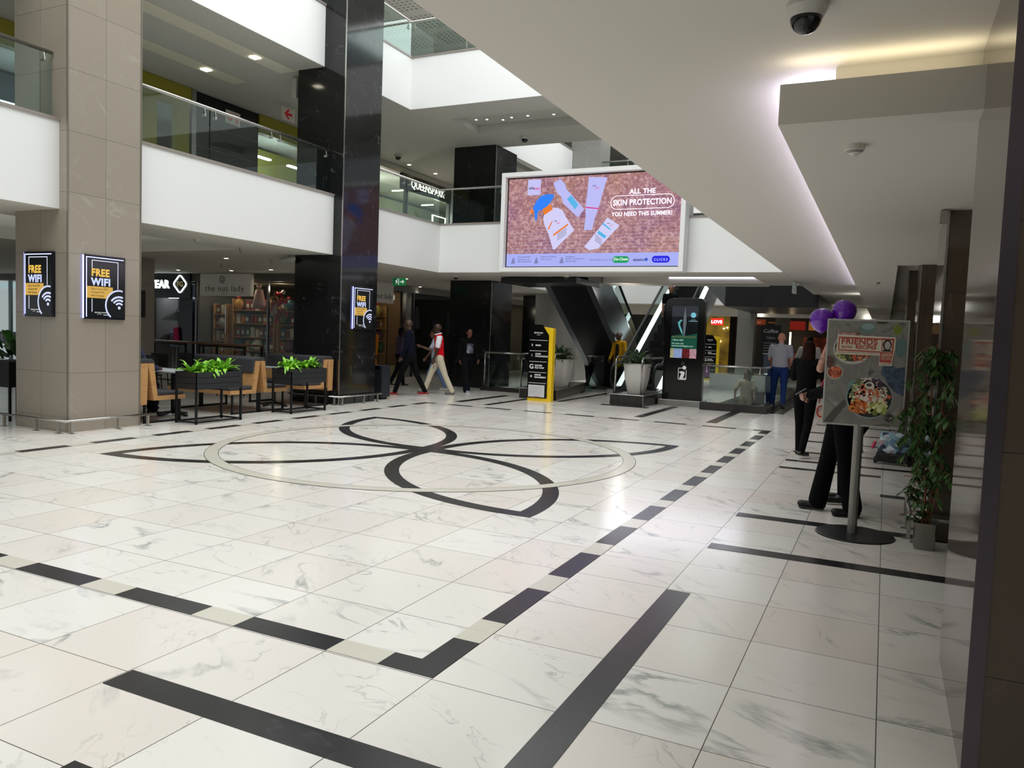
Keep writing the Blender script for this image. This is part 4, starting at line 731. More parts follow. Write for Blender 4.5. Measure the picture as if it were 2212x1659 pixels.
b = MB(); b.prism([(.1*math.cos(2*PI*i/24), .29+.1*math.sin(2*PI*i/24)) for i in range(24)], .004, 'yz', .02); b.build('round_emblem', mat('#8f9096', .4), t); text('EAT', .06, mat('#2a2a2e', .5), t, (.0255, 0, .27), '+x', align='CENTER')
# -- upper level shops, X = -12.5
yl, yd = mat('#8d8420', .5), mat('#0b0d10', .25)
t = thing('upper_shopfront', 'yellow framed shopfront on the first floor behind the glass balustrade', 'shop', (-12.5, 6, 4)); o = t.location
MB(o).box(-12.6, -12.4, -6, 9.12, 6.25, 6.69).build('yellow_fascia', yl, t)
for y in (2.6, 7.9, 8.75): MB(o).box(-12.58, -12.42, y, y+.34, 4, 6.25).build('yellow_pier', yl, t)
MB(o).box(-12.52, -12.5, -6, 8.7, 4, 6.25).build('glass_pane', GLASSC, t); MB(o).box(-12.45, -12.38, 9.12, 9.24, 4, 6.69).build('steel_jamb', STEEL, t)
t = thing('upper_shopfront', 'closed black roller shutter front on the first floor beside the yellow shop', 'shop', (-12.5, 10.2, 4)); o = t.location
MB(o).box(-12.6, -12.45, 9.24, 11.2, 4, 6.69).build('black_panel', yd, t)
for z in (4.5, 5.0, 5.5, 6.0, 6.45): MB(o).box(-12.45, -12.44, 9.24, 11.2, z, z+.012).build('panel_joint', STEELD, t)
t = thing('upper_shopfront', 'second yellow framed shop opening left of the tall black column, upper level', 'shop', (-12.5, 13, 4)); o = t.location
MB(o).box(-12.6, -12.4, 11.2, 15.6, 6.25, 6.69).build('yellow_fascia', yl, t); MB(o).box(-15.0, -14.9, 11.3, 15.5, 4, 6.6).build('back_wall', mat('#8c8a3c', .6), t); MB(o).box(-14.88, -14.8, 11, 16, 4, 5.1).build('goods_shelf', noisemat('toy_goods', ['#16324a', '#1f6a8a', '#7a3a7c'], 5, 5, .5), t)
for y in (11.6, 13.6): MB(o).box(-13.7, -13.6, y, y+1.3, 6.0, 6.04).build('tube_light', em('#f2fbff', 9.), t)
t = thing('upper_shop_interior', 'dim first floor shop interior with hanging lamps behind yellow frame', 'shop', (-15, 3, 4)); o = t.location; MB(o).box(-15.3, -15.2, -6, 9, 4, 6.6).build('back_wall', mat('#3c444a', .6), t)
for y in (5.5, 6.8, 8.1): MB(o).box(-14.2, -14.1, y, y+.8, 5.7, 5.74).build('tube_light', em('#dff0ff', 6.), t)
t = thing('storage_crate', 'blue crate behind the first floor glass left of the black shopfront', 'crate', (-12.1, 8.3, 4)); bev(MB().box(-.2, .2, -.45, .45, 0, .38).build('box_body', mat('#174a80', .5), t), .02)
t = thing('storage_crate', 'stack of blue and purple bags in the second yellow shop', 'crate', (-13.0, 13.6, 4)); 
for p, c in (((0, 0, .25), '#1b4f9a'), ((.1, -.9, .2), '#4a2a6a'), ((0, .9, .3), '#1f6aa8'), ((.1, .2, .68), '#2a5aa0')): MB().ell(p, .3, .45, .28, 12, 8).build('bag', mat(c, .5), t, True)
t = thing('upper_shopfront', 'pale green glass shop on the first floor left of the lit shop name', 'shop', (-12.5, 16.5, 4)); o = t.location
MB(o).box(-12.52, -12.5, 15.7, 26, 4, 6.05).build('glass_pane', GLASSC, t); MB(o).box(-12.6, -12.4, 15.6, 26, 6.5, 6.69).build('header', mat('#b5b2a8', .6), t); MB(o).box(-16.1, -16.0, 15.6, 26, 4, 6.6).build('back_wall', mat('#9fa38a', .6), t)
for y in (15.7, 17.75, 20.45, 20.75): MB(o).box(-12.56, -12.44, y, y+.1, 4, 6.5).build('mullion', STEELD, t)
for x, y in ((-13.5, 17), (-13.6, 18.6), (-14.2, 21.4), (-14.6, 16.4)): MB(o).box(x, x+.5, y, y+.06, 6.2, 6.23).build('tube_light', em('#fffbe8', 8.), t)
b = MB(o); b.tube([(-13.2, 20.6, 4.0), (-13.2, 20.6, 5.7), (-13.2, 21.5, 5.7), (-13.2, 21.5, 4.0)], .03, 8); b.tube([(-14.0, 21.6, 4.0), (-14.0, 21.6, 5.5), (-14.0, 23, 5.5), (-14.0, 23, 4.0)], .03, 8); b.build('lit_portal_frame', em('#fff0c8', 7.), t)
point('upper_shop_lamp', (-14.2, 18.5, 5.8), 60, (1, .95, .8)); point('upper_shop_lamp', (-13.9, 22, 5.8), 50, (1, .95, .8)); point('upper_shop_lamp', (-14, 13.4, 5.8), 30, (.9, 1, .95)); point('upper_shop_lamp', (-14, 6.5, 5.6), 18, (.85, .95, 1))
t = thing('shop_sign', 'lit white shop name on a black sign board, first floor, far side', 'shop sign', (-12.38, 19.1, 6.02)); MB().box(-.06, .02, -1.75, 1.35, 0, .5).build('board', mat('#0b0a0a', .3), t); text('QUEENSPARK', .34, em('#fff6e2', 2.2), t, (.022, -1.22, .13), '+x', bold=.003, ext=.006, sx=.98)
spotdots('small warm downlight in the first floor ceiling near the lit shop name', [(-12.0, 17.2), (-11.9, 18.6), (-11.6, 20.4)], Z2, em('#ffe2b0', 14.), .06, grp='downlights by the lit shop name', light=14)
spotdots('tiny bright downlight inside the recessed ceiling above the far balcony', [(-7.9, 13.98), (-7.62, 14.03), (-7.25, 14.19), (-6.95, 14.07), (-6.5, 14.05), (-5.85, 14.14)], Z2+.2, em('#ffffff', 14.), .03, grp='downlights in the recessed ceiling')
spotdots('downlight in the cafe ceiling in front of the nut shop', [(-16.3, 12.2), (-14.5, 12.4), (-12.9, 12.2), (-11.6, 9.4), (-12.3, 18.5), (-11.4, 19.4), (-10.6, 15.1)], Z1, em('#fff4dc', 14.), .045, grp='downlights in the cafe ceiling', light=10)
spotdots('downlight in the top floor ceiling behind the glass balustrade', [(-8.3, 13.4), (-5.9, 13.4)], 10.6, em('#ffffff', 14.), .07, grp='downlights in the top floor ceiling')
# recessed light boxes in the first floor ceiling (left)
for i, (x0, x1, y0, y1) in enumerate(((-11.25, -10.85, 5.8, 9.2), (-9.75, -9.35, 4.6, 9.0))):
    t = thing('ceiling_light_trough', ('long warm light trough in the first floor ceiling nearer the shops', 'long warm light trough in the first floor ceiling nearer the atrium')[i], 'ceiling light', ((x0+x1)/2, (y0+y1)/2, Z2), 0)
    MB(t.location).box(x0, x1, y0, y1, Z2-.012, Z2-.002).build('trough_panel', mat('#d8d3c2', .6), t); MB(t.location).box(x0+.12, x1-.12, y1-1.0, y1-.85, Z2-.03, Z2-.012).build('lamp', em('#fff6da', 10.), t)
    spot('trough_lamp', ((x0+x1)/2, y1-.9, Z2-.1), 10, (1, .95, .8), 2.4)
# -- far end of the ground floor
t = thing('shop_interior', 'yellow lit shop at the far end right of the touch kiosk', 'shop', (-6.5, 36, 0)); o = t.location
MB(o).box(-12, -5.3, 36, 36.1, 0, 2.99).build('yellow_wall', noisemat('yellow_shop_goods', ['#5a4a14', '#8f7a24', '#b89c38'], 1.6, 6, .6), t)
for k in range(14): MB(o).lathe((-9+rnd.uniform(0, 3.6), 35.9, rnd.uniform(.8, 2.4)), [(.03, -.03), (.05, 0), (.03, .03)], 8).build('fairy_light', em('#ffe9a8', 8.), t)
point('far_lamp', (-7, 33.5, 2.6), 60, (1, .86, .5))
t = thing('shop_interior', 'dark shopfronts with red display at the far end of the mall', 'shop', (-2, 37, 0)); o = t.location; MB(o).box(-5.3, 2.9, 37, 37.1, 0, 2.99).build('dark_wall', mat('#0e0f10', .4), t)
MB(o).box(-1.9, -.3, 36.6, 36.95, .7, 1.9).build('red_display', noisemat('red_shop_display', ['#1a0a06', '#6a1a10', '#a8582a'], 3, 5, .5), t)
for x in (-3.23, -2.32): MB(o).box(x-.04, x+.04, 34.9, 34.95, .9, 2.1).build('warm_lamp_strip', em('#ffd9a8', 8.), t)
t = thing('lit_sign', 'small red and white lit sign on the far shop right of the kiosk', 'sign', (-5.33, 32.9, 2.3)); MB().box(-.27, .27, 0, .06, 0, .3).build('red_box', em('#e02018', 2.), t); text('LOVE', .19, em('#f4e8ff', 2.), t, (-.02, -.004, .08), align='CENTER', bold=.01)
t = thing('hanging_sign', 'orange and black hanging direction sign far behind the man in grey', 'sign', (-3.2, 33, 2.36)); MB().box(-.62, .0, 0, .05, 0, .25).build('orange_panel', mat('#8a3a1c', .5, emit=.3), t); MB().box(.02, .52, 0, .05, 0, .25).build('black_panel', mat('#14110e', .5), t); text('EXIT', .12, mat('#d9a080', .5, emit=.4), t, (-.31, -.002, .07), align='CENTER'); text('TOILETS', .09, mat('#b07a50', .5, emit=.4), t, (.27, -.002, .08), align='CENTER')
S('trim_7', CREAMW, (-12.4, 3.0, 30.0, 30.3, 2.62, 2.98)); S('ceiling_far_lights', mat('#d8cfc0', .6, emit=.5), (-12, 2, 31, 31.6, 2.955, 2.985), (-12, 2, 33, 33.5, 2.955, 2.985))
for x, y in ((-9, 31), (-3, 30), (1, 20), (1, 30), (-10.5, 20), (-10.8, 26), (-4.6, 16.6)): point('hall_fill_point', (x, y, 2.7), 7, (1, .97, .9), .15)  # fill points without fixtures; the last one added to brighten the yellow coat
# exit signs
def exit_sign(label, x, y, z, rz, col='#1c8a4c', kind='run'):
    t = thing('exit_sign', label, 'sign', (x, y, z), rz); MB().box(-.2, .2, 0, .03, 0, .2).build('plate', mat(col, .4, emit=.35), t); w = mat('#e8f4ea', .4, emit=.6)
    b = MB()
    if kind == 'run': b.box(-.185, -.01, -.002, 0, .015, .185); b.build('white_field', mat('#0e6a38', .4, emit=.3), t); b = MB(); b.prism([(-.12, .03), (-.09, .09), (-.12, .13), (-.07, .15), (-.05, .11), (-.03, .13), (-.06, .07), (-.04, .02), (-.075, .08)], .003, 'xz', -.005); b.prism(poly_circle(-.05, .168, .014, 12), .003, 'xz', -.005); b.prism([(.03, .085), (.11, .085), (.09, .055), (.12, .055), (.17, .1), (.12, .145), (.09, .145), (.11, .115), (.03, .115)], .003, 'xz', -.003); b.prism([(-.02, .02), (0, .02), (0, .18), (-.02, .18)], .003, 'xz', -.005)
    b.build('pictogram', w, t); MB().tube([(-.1, .015, .2), (-.1, .015, Z1-z)], .006, 6).build('hanger', STEELD, t); return t
exit_sign('green running man exit sign under the ceiling by the nut shop corner', -10.1, 14.0, 2.73, 0)
def red_sign(label, x, y, z, arrow):
    t = thing('fire_sign', label, 'sign', (x, y, z), PI/2); MB().box(-.22, .22, 0, .02, 0, .3).build('plate', mat('#cfc6b8', .5), t); b = MB(); r_ = mat('#b01c1c', .5, emit=.1)
    if arrow: b.prism([(-.13, .15), (0, .03), (.04, .06), (-.03, .12), (.13, .12), (.13, .18), (-.03, .18), (.04, .24), (0, .27)], .004, 'xz', -.004)
    else: b.prism(poly_circle(-.1, .15, .085), .004, 'xz', -.004); b.prism([(.07, .05), (.15, .05), (.15, .18), (.125, .22), (.125, .25), (.095, .25), (.095, .22), (.07, .18)], .004, 'xz', -.004)
    b.build('pictogram', r_, t)
red_sign('red and white fire equipment sign above the closed black front, upper level', -12.36, 10.3, 6.2, False); red_sign('white sign with a red arrow left of the black column, upper level', -11.1, 10.75, 6.3, True)
# ================================================================ ESCALATORS, PLINTHS, RAILS
def escalator(label, x0, x1, yb, zb, yt, zt, loc=None, under=.85, h=.62, nst=None, newel=True, sidem=None, skirt=None):
    """straight flight from (yb,zb) to (yt,zt)"""
    t = thing('escalator', label, 'escalator', ((x0+x1)/2, yb, zb)); o = t.location; sg = 1 if yt > yb else -1; sl = (zt-zb)/abs(yt-yb); sidem = sidem or STEELD
    for x, n in ((x0-.16, 0), (x1, 1)):
        b = MB(o); b.prism([(yb-sg*.9, zb-.0), (yb-sg*.9, zb+.16), (yb-sg*.2, zb+.18), (yt, zt+.18), (yt+sg*.4, zt+.18), (yt+sg*.4, zt-under), (yt, zt-under), (yb+sg*(under/sl), zb)], .16, 'yz', x); b.build('side_cladding', sidem, t)
        b = MB(o); b.prism([(yb-sg*.9, zb+.16), (yb-sg*.2, zb+.18), (yt, zt+.18), (yt, zt+.23), (yb-sg*.2, zb+.23), (yb-sg*.9, zb+.2)], .165, 'yz', x-.002); b.build('deck_strip', skirt or CHROME, t)
        xm = x+.08
        g = MB(o); g.prism([(yb-sg*.8, zb+.2), (yb-sg*.8, zb+.62), (yb-sg*.55, zb+.20+h), (yb-sg*.1, zb+.22+h), (yt, zt+.2+h), (yt, zt+.2), (yb-sg*.2, zb+.2)], .012, 'yz', xm-.006); g.build('glass_panel', GLASS, t)
        pts = [(xm, yt, zt+.25+h), (xm, yb-sg*.05, zb+.27+h), (xm, yb-sg*.5, zb+.25+h)]
        if newel: pts += [(xm, yb-sg*(.55+.35*math.sin(a)), zb+.22+h/2+(h/2+.02)*math.cos(a)) for a in [PI*(k+.5)/8 for k in range(8)]]+[(xm, yb-sg*.3, zb+.2)]
        MB(o).tube(pts, .036, 10).build('handrail', RUBBER, t, True)
    n = nst or int(abs(yt-yb)/.4)
    for k in range(n):
        y = yb+sg*(k*abs(yt-yb)/n); z = zb+(k*(zt-zb)/n); dy = sg*abs(yt-yb)/n; q = (zt-zb)/n
        b = MB(o); b.box(x0, x1, min(y, y+dy), max(y, y+dy), z-.02, z+.0); b.box(x0, x1, min(y+dy-.02*sg, y+dy), max(y+dy-.02*sg, y+dy), min(z, z+q), max(z, z+q)); b.build('step', mat('#17181a', .45, .4), t)
    b = MB(o); b.prism([(yb+sg*under/sl, zb), (yt, zt-under), (yt, zt-under+.04), (yb+sg*under/sl, zb+.04)], x1-x0, 'yz', x0); b.build('underside', mat('#17181a', .3, .3), t)
    MB(o).box(x0, x1, min(yb-sg*.9, yb), max(yb-sg*.9, yb), zb+.002, zb+.012).build('landing_plate', mat('#55565a', .35, .8), t)
    return t
escalator('bright steel escalator rising away behind the plinth, carrying the man in black', -4.75, -3.75, 17.2, 0, 23.9, 4.0, skirt=CHROME, sidem=mat('#c9ccd0', .3, .9))
escalator('escalator with dark underside descending away from the first floor, left of the yellow coat', -6.35, -5.35, 21.4, 0, 15.2, 4.0, under=.95, sidem=mat('#8f9296', .3, 1.))
escalator('escalator with black handrails going down to the basement behind the left plinth', -7.1, -6.1, 15.4, -2.4, 18.4, -.16, under=.8, newel=False)
escalator('down escalator seen through the glass balustrade right of the kiosk, carrying a woman in beige', -1.75, -.85, 15.8, -2.6, 21.0, .0, under=.8, newel=False)
t = thing('escalator_canopy', 'dark metal underside of an upper escalator above the man in the grey polo', 'escalator', (-1.25, 21, 2.6)); o = t.location
b = MB(o); b.prism([(20.6, 2.62), (26, 2.62), (26, 4.4), (20.6, 4.4)], 2.66, 'yz', -2.74); b.build('soffit_panel', mat('#1d1e20', .35, .4), t)
for x in (-1.7, -.9): MB(o).box(x, x+.012, 20.585, 20.6, 2.62, 4.4).build('panel_joint', BLACK, t)
b = MB(o); b.prism([(-3.4, 3.3), (-2.74, 2.62), (-2.74, 3.3)], 1.5, 'xz', 20.7); b.build('side_panel', mat('#6d7074', .3, .9), t)
t = thing('escalator_canopy', 'flat dark steel canopy where the escalator meets the first floor, centre', 'escalator', (-6, 15, 2.85)); MB(t.location).box(-7.2, -5.15, 14.3, 16.0, 2.84, 2.98).build('soffit_panel', mat('#3a3b3e', .25, .9), t)
# plinths with hooped rails and white pots
PL = stone('plinth_dark_tile', '#2a2624', '#3f3a37', '#221f1d', 'v', .3, .24, .1, 0, '#4a4644', .002, .25, .3, 2.)
def plinth(label, q, h=.25):
    t = thing('planter_plinth', label, 'plinth', (q[0][0], q[0][1], 0)); o = t.location
    b = MB(o); b.prism(q, h-.012, 'xy', 0); b.build('tiled_base', PL, t); b = MB(o); b.prism(q, .012, 'xy', h-.012); b.build('top_slab', mat('#5a5652', .25), t)
    for i in range(4):
        a, c = q[i], q[(i+1) % 4]; MB(o).tube([(*a, h-.004), (*c, h-.004)], .009, 6).build('edge_trim', STEEL, t)
    for a in q[:2]: MB(o).tube([(*a, 0), (*a, h)], .009, 6).build('edge_trim', STEEL, t)
plinth('dark tiled plinth behind the directory sign, carrying a white pot', [(-6.25, 13.62), (-5.27, 13.62), (-5.85, 17.2), (-6.85, 17.2)])
plinth('dark tiled plinth left of the touch kiosk, carrying a white pot', [(-3.97, 13.72), (-3.17, 13.68), (-3.05, 15.5), (-3.85, 15.5)])
def hoop(label, a, b_, z0=.25, h=.86, r=.022):
    t = thing('hoop_rail', label, 'rail', (a[0], a[1], z0), 0, 'bent steel tube rails on the plinths'); A, B = Vector(a), Vector(b_); d = (B-A).normalized(); R = .12
    pts = [(*A, z0), (*A, z0+h-R)]+[(*(A+d*R*(1-math.cos(k*PI/8))), z0+h-R+R*math.sin(k*PI/8)) for k in range(1, 5)]+[(*(B-d*R*(1-math.sin(k*PI/8))), z0+h-R+R*math.cos(k*PI/8)) for k in range(0, 5)][1:]+[(*B, z0)]
    MB(t.location).tube(pts, r, 10).build('tube', STEEL, t, True); return t
hoop('bent steel tube rail at the front left of the white pot nearest the kiosk', (-3.9, 13.85), (-3.78, 15.3)); hoop('bent steel tube rail between the white pot and the touch kiosk', (-3.26, 13.8), (-3.12, 15.3)); hoop('bent steel tube rail right of the white pot behind the directory sign', (-5.40, 13.75), (-5.66, 15.4))
def leafy(name, label, cat, loc, blades, fn, m, group=None):
    pass
def leaf_quad(b, base, d, up, L, w, curl=.3, n=4, fold=.15):
    """one leaf: strip of n segments bending down"""
    d = d.normalized(); side = d.cross(up).normalized(); pts = []; p = Vector(base); cur = d.copy()
    vs = []
    for i in range(n+1):
        s = i/n; ww = w*math.sin(PI*min(1, .12+s*.88))**.8*(1 if s < .99 else .02)
        vs += [p-side*ww+up*fold*ww, p+Vector((0, 0, -.1*ww)), p+side*ww+up*fold*ww]
        p = p+cur*(L/n); cur = (cur-Vector((0, 0, 1))*curl*(s+.3)/n*1.6).normalized()
    fs = []
    for i in range(n): k = 3*i; fs += [(k, k+1, k+4, k+3), (k+1, k+2, k+5, k+4)]
    b.add(vs, fs)
def white_pot(label, loc, seed):
    r = random.Random(seed); t = thing('potted_plant', label, 'potted plant', loc)
    MB().lathe((0, 0, 0), [(.17, 0), (.19, .04), (.255, .35), (.285, .69), (.30, .70), (.285, .71), (.265, .69), (.26, .66), (0, .655)], 48, 5).build('pot', mat('#c9c6bf', .45, noise=.06), t, 2)
    b = MB()
    for i in range(120):
        a = r.uniform(0, 2*PI); e = r.uniform(.15, 1.25); d = Vector((math.cos(a)*math.cos(e), math.sin(a)*math.cos(e), math.sin(e))); rad = r.uniform(0, .14)
        z = .68+r.uniform(0, .22)*(r.random()); leaf_quad(b, (rad*math.cos(a), rad*math.sin(a), z), d, Vector((0, 0, 1)), r.uniform(.25, .42), r.uniform(.022, .04), r.uniform(.8, 2.2), 5)
    b.build('foliage', noisemat('dark_plant_leaves_%d' % seed, ['#22381f', '#3f5a35', '#6f8460'], 6, 3, .4), t, True)
white_pot('square tapered white pot with dark leafy plant behind the directory sign', (-5.72, 14.9, .25), 1); white_pot('square tapered white pot with drooping plant left of the touch kiosk', (-3.53, 14.35, .25), 2)
balustrade('glass balustrade with steel handrail around the floor opening right of the kiosk', [(-1.98, 14.2), (-.60, 14.2), (-.60, 21.8)], .17, .80, 1.6)
balustrade('low glass balustrade around the floor opening left of the directory sign', [(-8.0, 15.1), (-6.9, 15.1), (-6.9, 17.4)], .1, .9, 1.2, True, True)
balustrade('glass balustrade behind the white pot and left of the yellow coat', [(-5.85, 17.25), (-5.6, 18.0)], .02, .95, 1.2)
S('trim_8', mat('#2a2523', .25), (-1.98, -.52, 14.12, 14.28, 0, .17), (-.68, -.52, 14.28, 22.2, 0, .17), (-8.08, -6.82, 15.02, 15.18, 0, .1))
S('trim_9', DSTRIP, (-.5, -.2, 14.4, 22.4, .001, .004))
S('wall_opening', WHITE, (-1.98, -.62, 22.2, 22.3, -3.9, .5), (-3.4, -1.98, 22.2, 22.3, 0.002, .5))
# ================================================================ SMALL CEILING AND WALL ITEMS
def dome(label, x, y, z, r=.07, grp=None, dark=True):
    t = thing('dome_camera', label, 'security camera', (x, y, z), 0, grp); MB().lathe((0, 0, 0), [(r*.9, 0), (r*1.25, -.0), (r*1.3, -.02), (r*1.02, -.06), (r, -.06)][::-1], 28).build('housing', mat('#bdbab2', .4), t, 2)
    MB().ell((0, 0, -.06), r*.96, r*.96, r*.95, 24, 14).build('dark_dome', mat('#0b0c0e', .06), t, True)
dome('white and black dome camera on the ceiling at the top right', 1.35, .06, 3.0, .068)
dome('small dome camera under the ceiling left of the big screen', -8.3, 13.9, 3.0, .06); dome('small dome camera in the middle under the big screen', -5.2, 13.75, 3.0, .06)
dome('dome camera under the ceiling beside the black column near the nut shop', -9.7, 11.5, 3.0, .07); dome('dome camera on the upper ceiling left of the lit shop name', -11.6, 16.0, 6.7, .09); dome('dome camera on the upper ceiling above the far black column', -7.1, 15.2, 6.7, .09)
t = thing('smoke_detector', 'round white smoke detector on the dropped ceiling at right', 'smoke detector', (1.52, 1.2, 2.66))
MB().lathe((0, 0, 0), [(.0, -.062), (.012, -.058), (.03, -.044), (.036, -.043), (.036, -.040), (.042, -.037), (.042, -.034), (.052, -.028), (.056, 0)], 32).build('housing', mat('#c9c6bd', .45), t, 2)
for z, r_ in ((-.0415, .0375), (-.0355, .0435)): MB().lathe((0, 0, z), [(r_, 0), (r_+.0005, .0018)], 32).build('vent_slot', BLACK, t)
for x, y, z, l in ((1.53, 11.2, 2.66, 'faint smoke detector far along the dropped ceiling panel'), (-9.2, 6.4, 3.0, 'round detector under the left balcony soffit')):
    t = thing('smoke_detector', l, 'smoke detector', (x, y, z)); MB().lathe((0, 0, 0), [(0, -.05), (.03, -.045), (.055, -.02), (.06, 0)], 20).build('housing', mat('#b5b2a9', .5), t, 2)
t = thing('hanging_sign', 'small pale sign bracket hanging where the right ceiling meets the beam', 'sign', (-.25, 15.6, 2.72)); MB().box(-.03, .03, -.2, .2, 0, .26).build('sign_plate', mat('#a9b5b0', .4), t); MB().tube([(0, 0, .26), (0, 0, .29)], .01, 6).build('hanger', STEEL, t); MB().box(.1, .5, -.03, .03, .2, .24).build('bracket_arm', mat('#8a8780', .5), t)
t = thing('wall_bracket', 'small steel bracket at the top of the column behind the potted tree', 'bracket', (2.1, 3.55, 2.55)); MB().box(-.035, .02, -.03, .03, 0, .1).build('bracket', STEEL, t)
t = thing('projector_camera', 'white bracket camera under the balcony by the black column', 'security camera', (-9.35, 8.9, 2.88)); MB().cap((-.18, 0, 0), (.1, 0, .03), .06, .06).build('housing', mat('#a9a7a2', .5), t, True); MB().tube([(0, 0, .02), (0, 0, .12)], .02, 8).build('bracket', mat('#8d8b87', .5), t)
t = thing('wall_speaker', 'small white box speaker on the upper ceiling at the black column', 'speaker', (-9.6, 9.3, 6.25)); MB().box(-.06, .06, -.06, .06, 0, .4).build('speaker_box', mat('#b9b6ae', .5), t)
h0 = None
for i, (x, y) in enumerate(((-9.3, 4.9), (-9.4, 7.6), (-10.5, 9.6), (-13, 10.6), (-10.2, 11.4))):
    if h0 is None: h0 = thing('ceiling_hook', 'small wire hook hanging from the cafe ceiling', 'hook', (x, y, 3.0), 0, 'wire hooks in the cafe ceiling'); MB().tube([(0, 0, 0), (0, 0, -.08), (.03, 0, -.1), (.04, 0, -.06)], .005, 6).build('hook_wire', BLACK, h0)
    else: tree_copy(h0, (x, y, 3.0))
# ================================================================ CAFE FURNITURE
MET = mat('#0f1113', .45, .3); SLAT = mat('#191c20', .5, noise=.12)
def sqtube(b, a, c, w=.03): b.bar(a, c, w)
def planter(label, x0, x1, y0, y1, seed):
    t = thing('planter_box', label, 'planter', ((x0+x1)/2, (y0+y1)/2, 0)); o = t.location; zb, zt = .53, .8
    MB(o).box(x0+.012, x1-.012, y0+.012, y1-.012, zb, zt-.03).build('liner', BLACK, t)
    for k in range(3):
        za = zb+k*(zt-zb)/3+.003; zc = zb+(k+1)*(zt-zb)/3-.004
        b = MB(o); b.box(x0, x0+.012, y0, y1, za, zc); b.box(x1-.012, x1, y0, y1, za, zc); b.box(x0, x1, y0, y0+.012, za, zc); b.box(x0, x1, y1-.012, y1, za, zc); b.build('slat_board', SLAT, t)
    for x in (x0+.015, x1-.015):
        for y in (y0+.015, y1-.015): b = MB(o); sqtube(b, (x, y, 0), (x, y, zb)); b.build('leg', MET, t)
    b = MB(o)
    for z in (.03,):
        for x in (x0+.015, x1-.015): sqtube(b, (x, y0, z), (x, y1, z), .025)
        for y in (y0+.015, y1-.015): sqtube(b, (x0, y, z), (x1, y, z), .025)
    b.build('base_frame', MET, t)
    r = random.Random(seed)
    n = 0
    for j in range(5):
        p = thing('leafy_fern', 'one of the bright green ferns growing in the black planter boxes', 'plant', ((x0+x1)/2+r.uniform(-.05, .05), y0+.12+(y1-y0-.24)*j/4, zt-.03), 0, 'bright green ferns in the planter boxes')
        b = MB()
        for i in range(22):
            a = r.uniform(0, 2*PI); e = r.uniform(.35, 1.35); d = Vector((math.cos(a)*math.cos(e), math.sin(a)*math.cos(e), math.sin(e)))
            leaf_quad(b, (.02*math.cos(a), .02*math.sin(a), 0), d, Vector((0, 0, 1)), r.uniform(.2, .31), r.uniform(.022, .036), r.uniform(1.2, 2.8), 6, r.uniform(.2, .7))
        b.build('foliage', FERN, p, True)
FERN = noisemat('fern_leaves', ['#4f8f1c', '#7fc030', '#a8dc50'], 9, 3, .38)
planter('black slatted planter box on a frame, nearest the beige column', -8.05, -7.6, 4.97, 5.9, 4); planter('black slatted planter box on a frame, beside the black column', -8.05, -7.6, 7.06, 8.0, 5)
CUSH = mat('#37373b', .8, noise=.1)
def bench(label, y, sgn, x0=-9.7, x1=-8.2, board=True):
    """booth bench, seat faces sgn*Y; y = outer back plane"""
    t = thing('booth_bench', label, 'bench', ((x0+x1)/2, y, 0)); o = t.location; Y = lambda v: y+sgn*v
    b = MB(o); b.prism([(Y(.17), .91), (Y(.27), .91), (Y(.34), .41), (Y(.86), .41), (Y(.86), .345), (Y(.27), .345)], x1-x0, 'yz', x0); b.build('seat_shell', OAK, t)
    if board: b = MB(o); b.prism([(Y(0), .91), (Y(.02), .29), (Y(.15), .29), (Y(.17), .91)], x1-x0, 'yz', x0); b.build('back_board', OAK, t)
    b = MB(o); b.prism([(Y(-.01+.17*(not board)), .905), (Y(-.01+.17*(not board)), .96), (Y(.03+.15*(not board)), .975), (Y(.27), .975), (Y(.31), .94), (Y(.33), .70), (Y(.27), .70), (Y(.255), .91)], x1-x0-.06, 'yz', x0+.03); bev(b.build('back_cushion', CUSH, t), .012)
    b = MB(o); b.prism([(Y(.34), .41), (Y(.86), .41), (Y(.86), .465), (Y(.33), .475)], x1-x0-.06, 'yz', x0+.03); bev(b.build('seat_cushion', CUSH, t), .015)
    for x in (x0+.06, x1-.04):
        b = MB(o); sqtube(b, (x, Y(.14), .345), (x, Y(.14), .015)); sqtube(b, (x, Y(.78), .345), (x, Y(.78), .015)); sqtube(b, (x, Y(.12), .015), (x, Y(.8), .015)); b.build('sled_leg', MET, t)
bench('oak booth bench with grey cushions beside the beige column, facing away from it', 4.44, 1); bench('oak booth bench seen from its cushioned front between the two planters', 7.10, -1, board=False); bench('oak booth bench back to back behind the first planter, facing the black column', 6.77, 1, board=False); bench('oak booth bench with its back to the black column', 8.95, -1)
def table(label, x0, x1, y0, y1, wh='#b8bcc0'):
    t = thing('cafe_table', label, 'table', ((x0+x1)/2, (y0+y1)/2, 0)); o = t.location; cx, cy = (x0+x1)/2, (y0+y1)/2
    bev(MB(o).box(x0, x1, y0, y1, .725, .75).build('tabletop', mat(wh, .3), t), .005); MB(o).tube([(cx, cy, .03), (cx, cy, .725)], .035, 12).build('pedestal', MET, t, True)
    b = MB(o)
    for dx, dy in ((.32, 0), (-.32, 0), (0, .28), (0, -.28)): b.bar((cx, cy, .07), (cx+dx, cy+dy, .018), .05, .03)
    b.build('foot_cross', MET, t)
table('white cafe table between the booth benches nearest the beige column', -9.45, -8.25, 5.3, 5.95); table('white cafe table between the booth benches nearest the black column', -9.45, -8.25, 7.85, 8.12); table('grey topped cafe table further back in the seating area', -11.3, -10.3, 5.4, 6.1, '#6d7074')
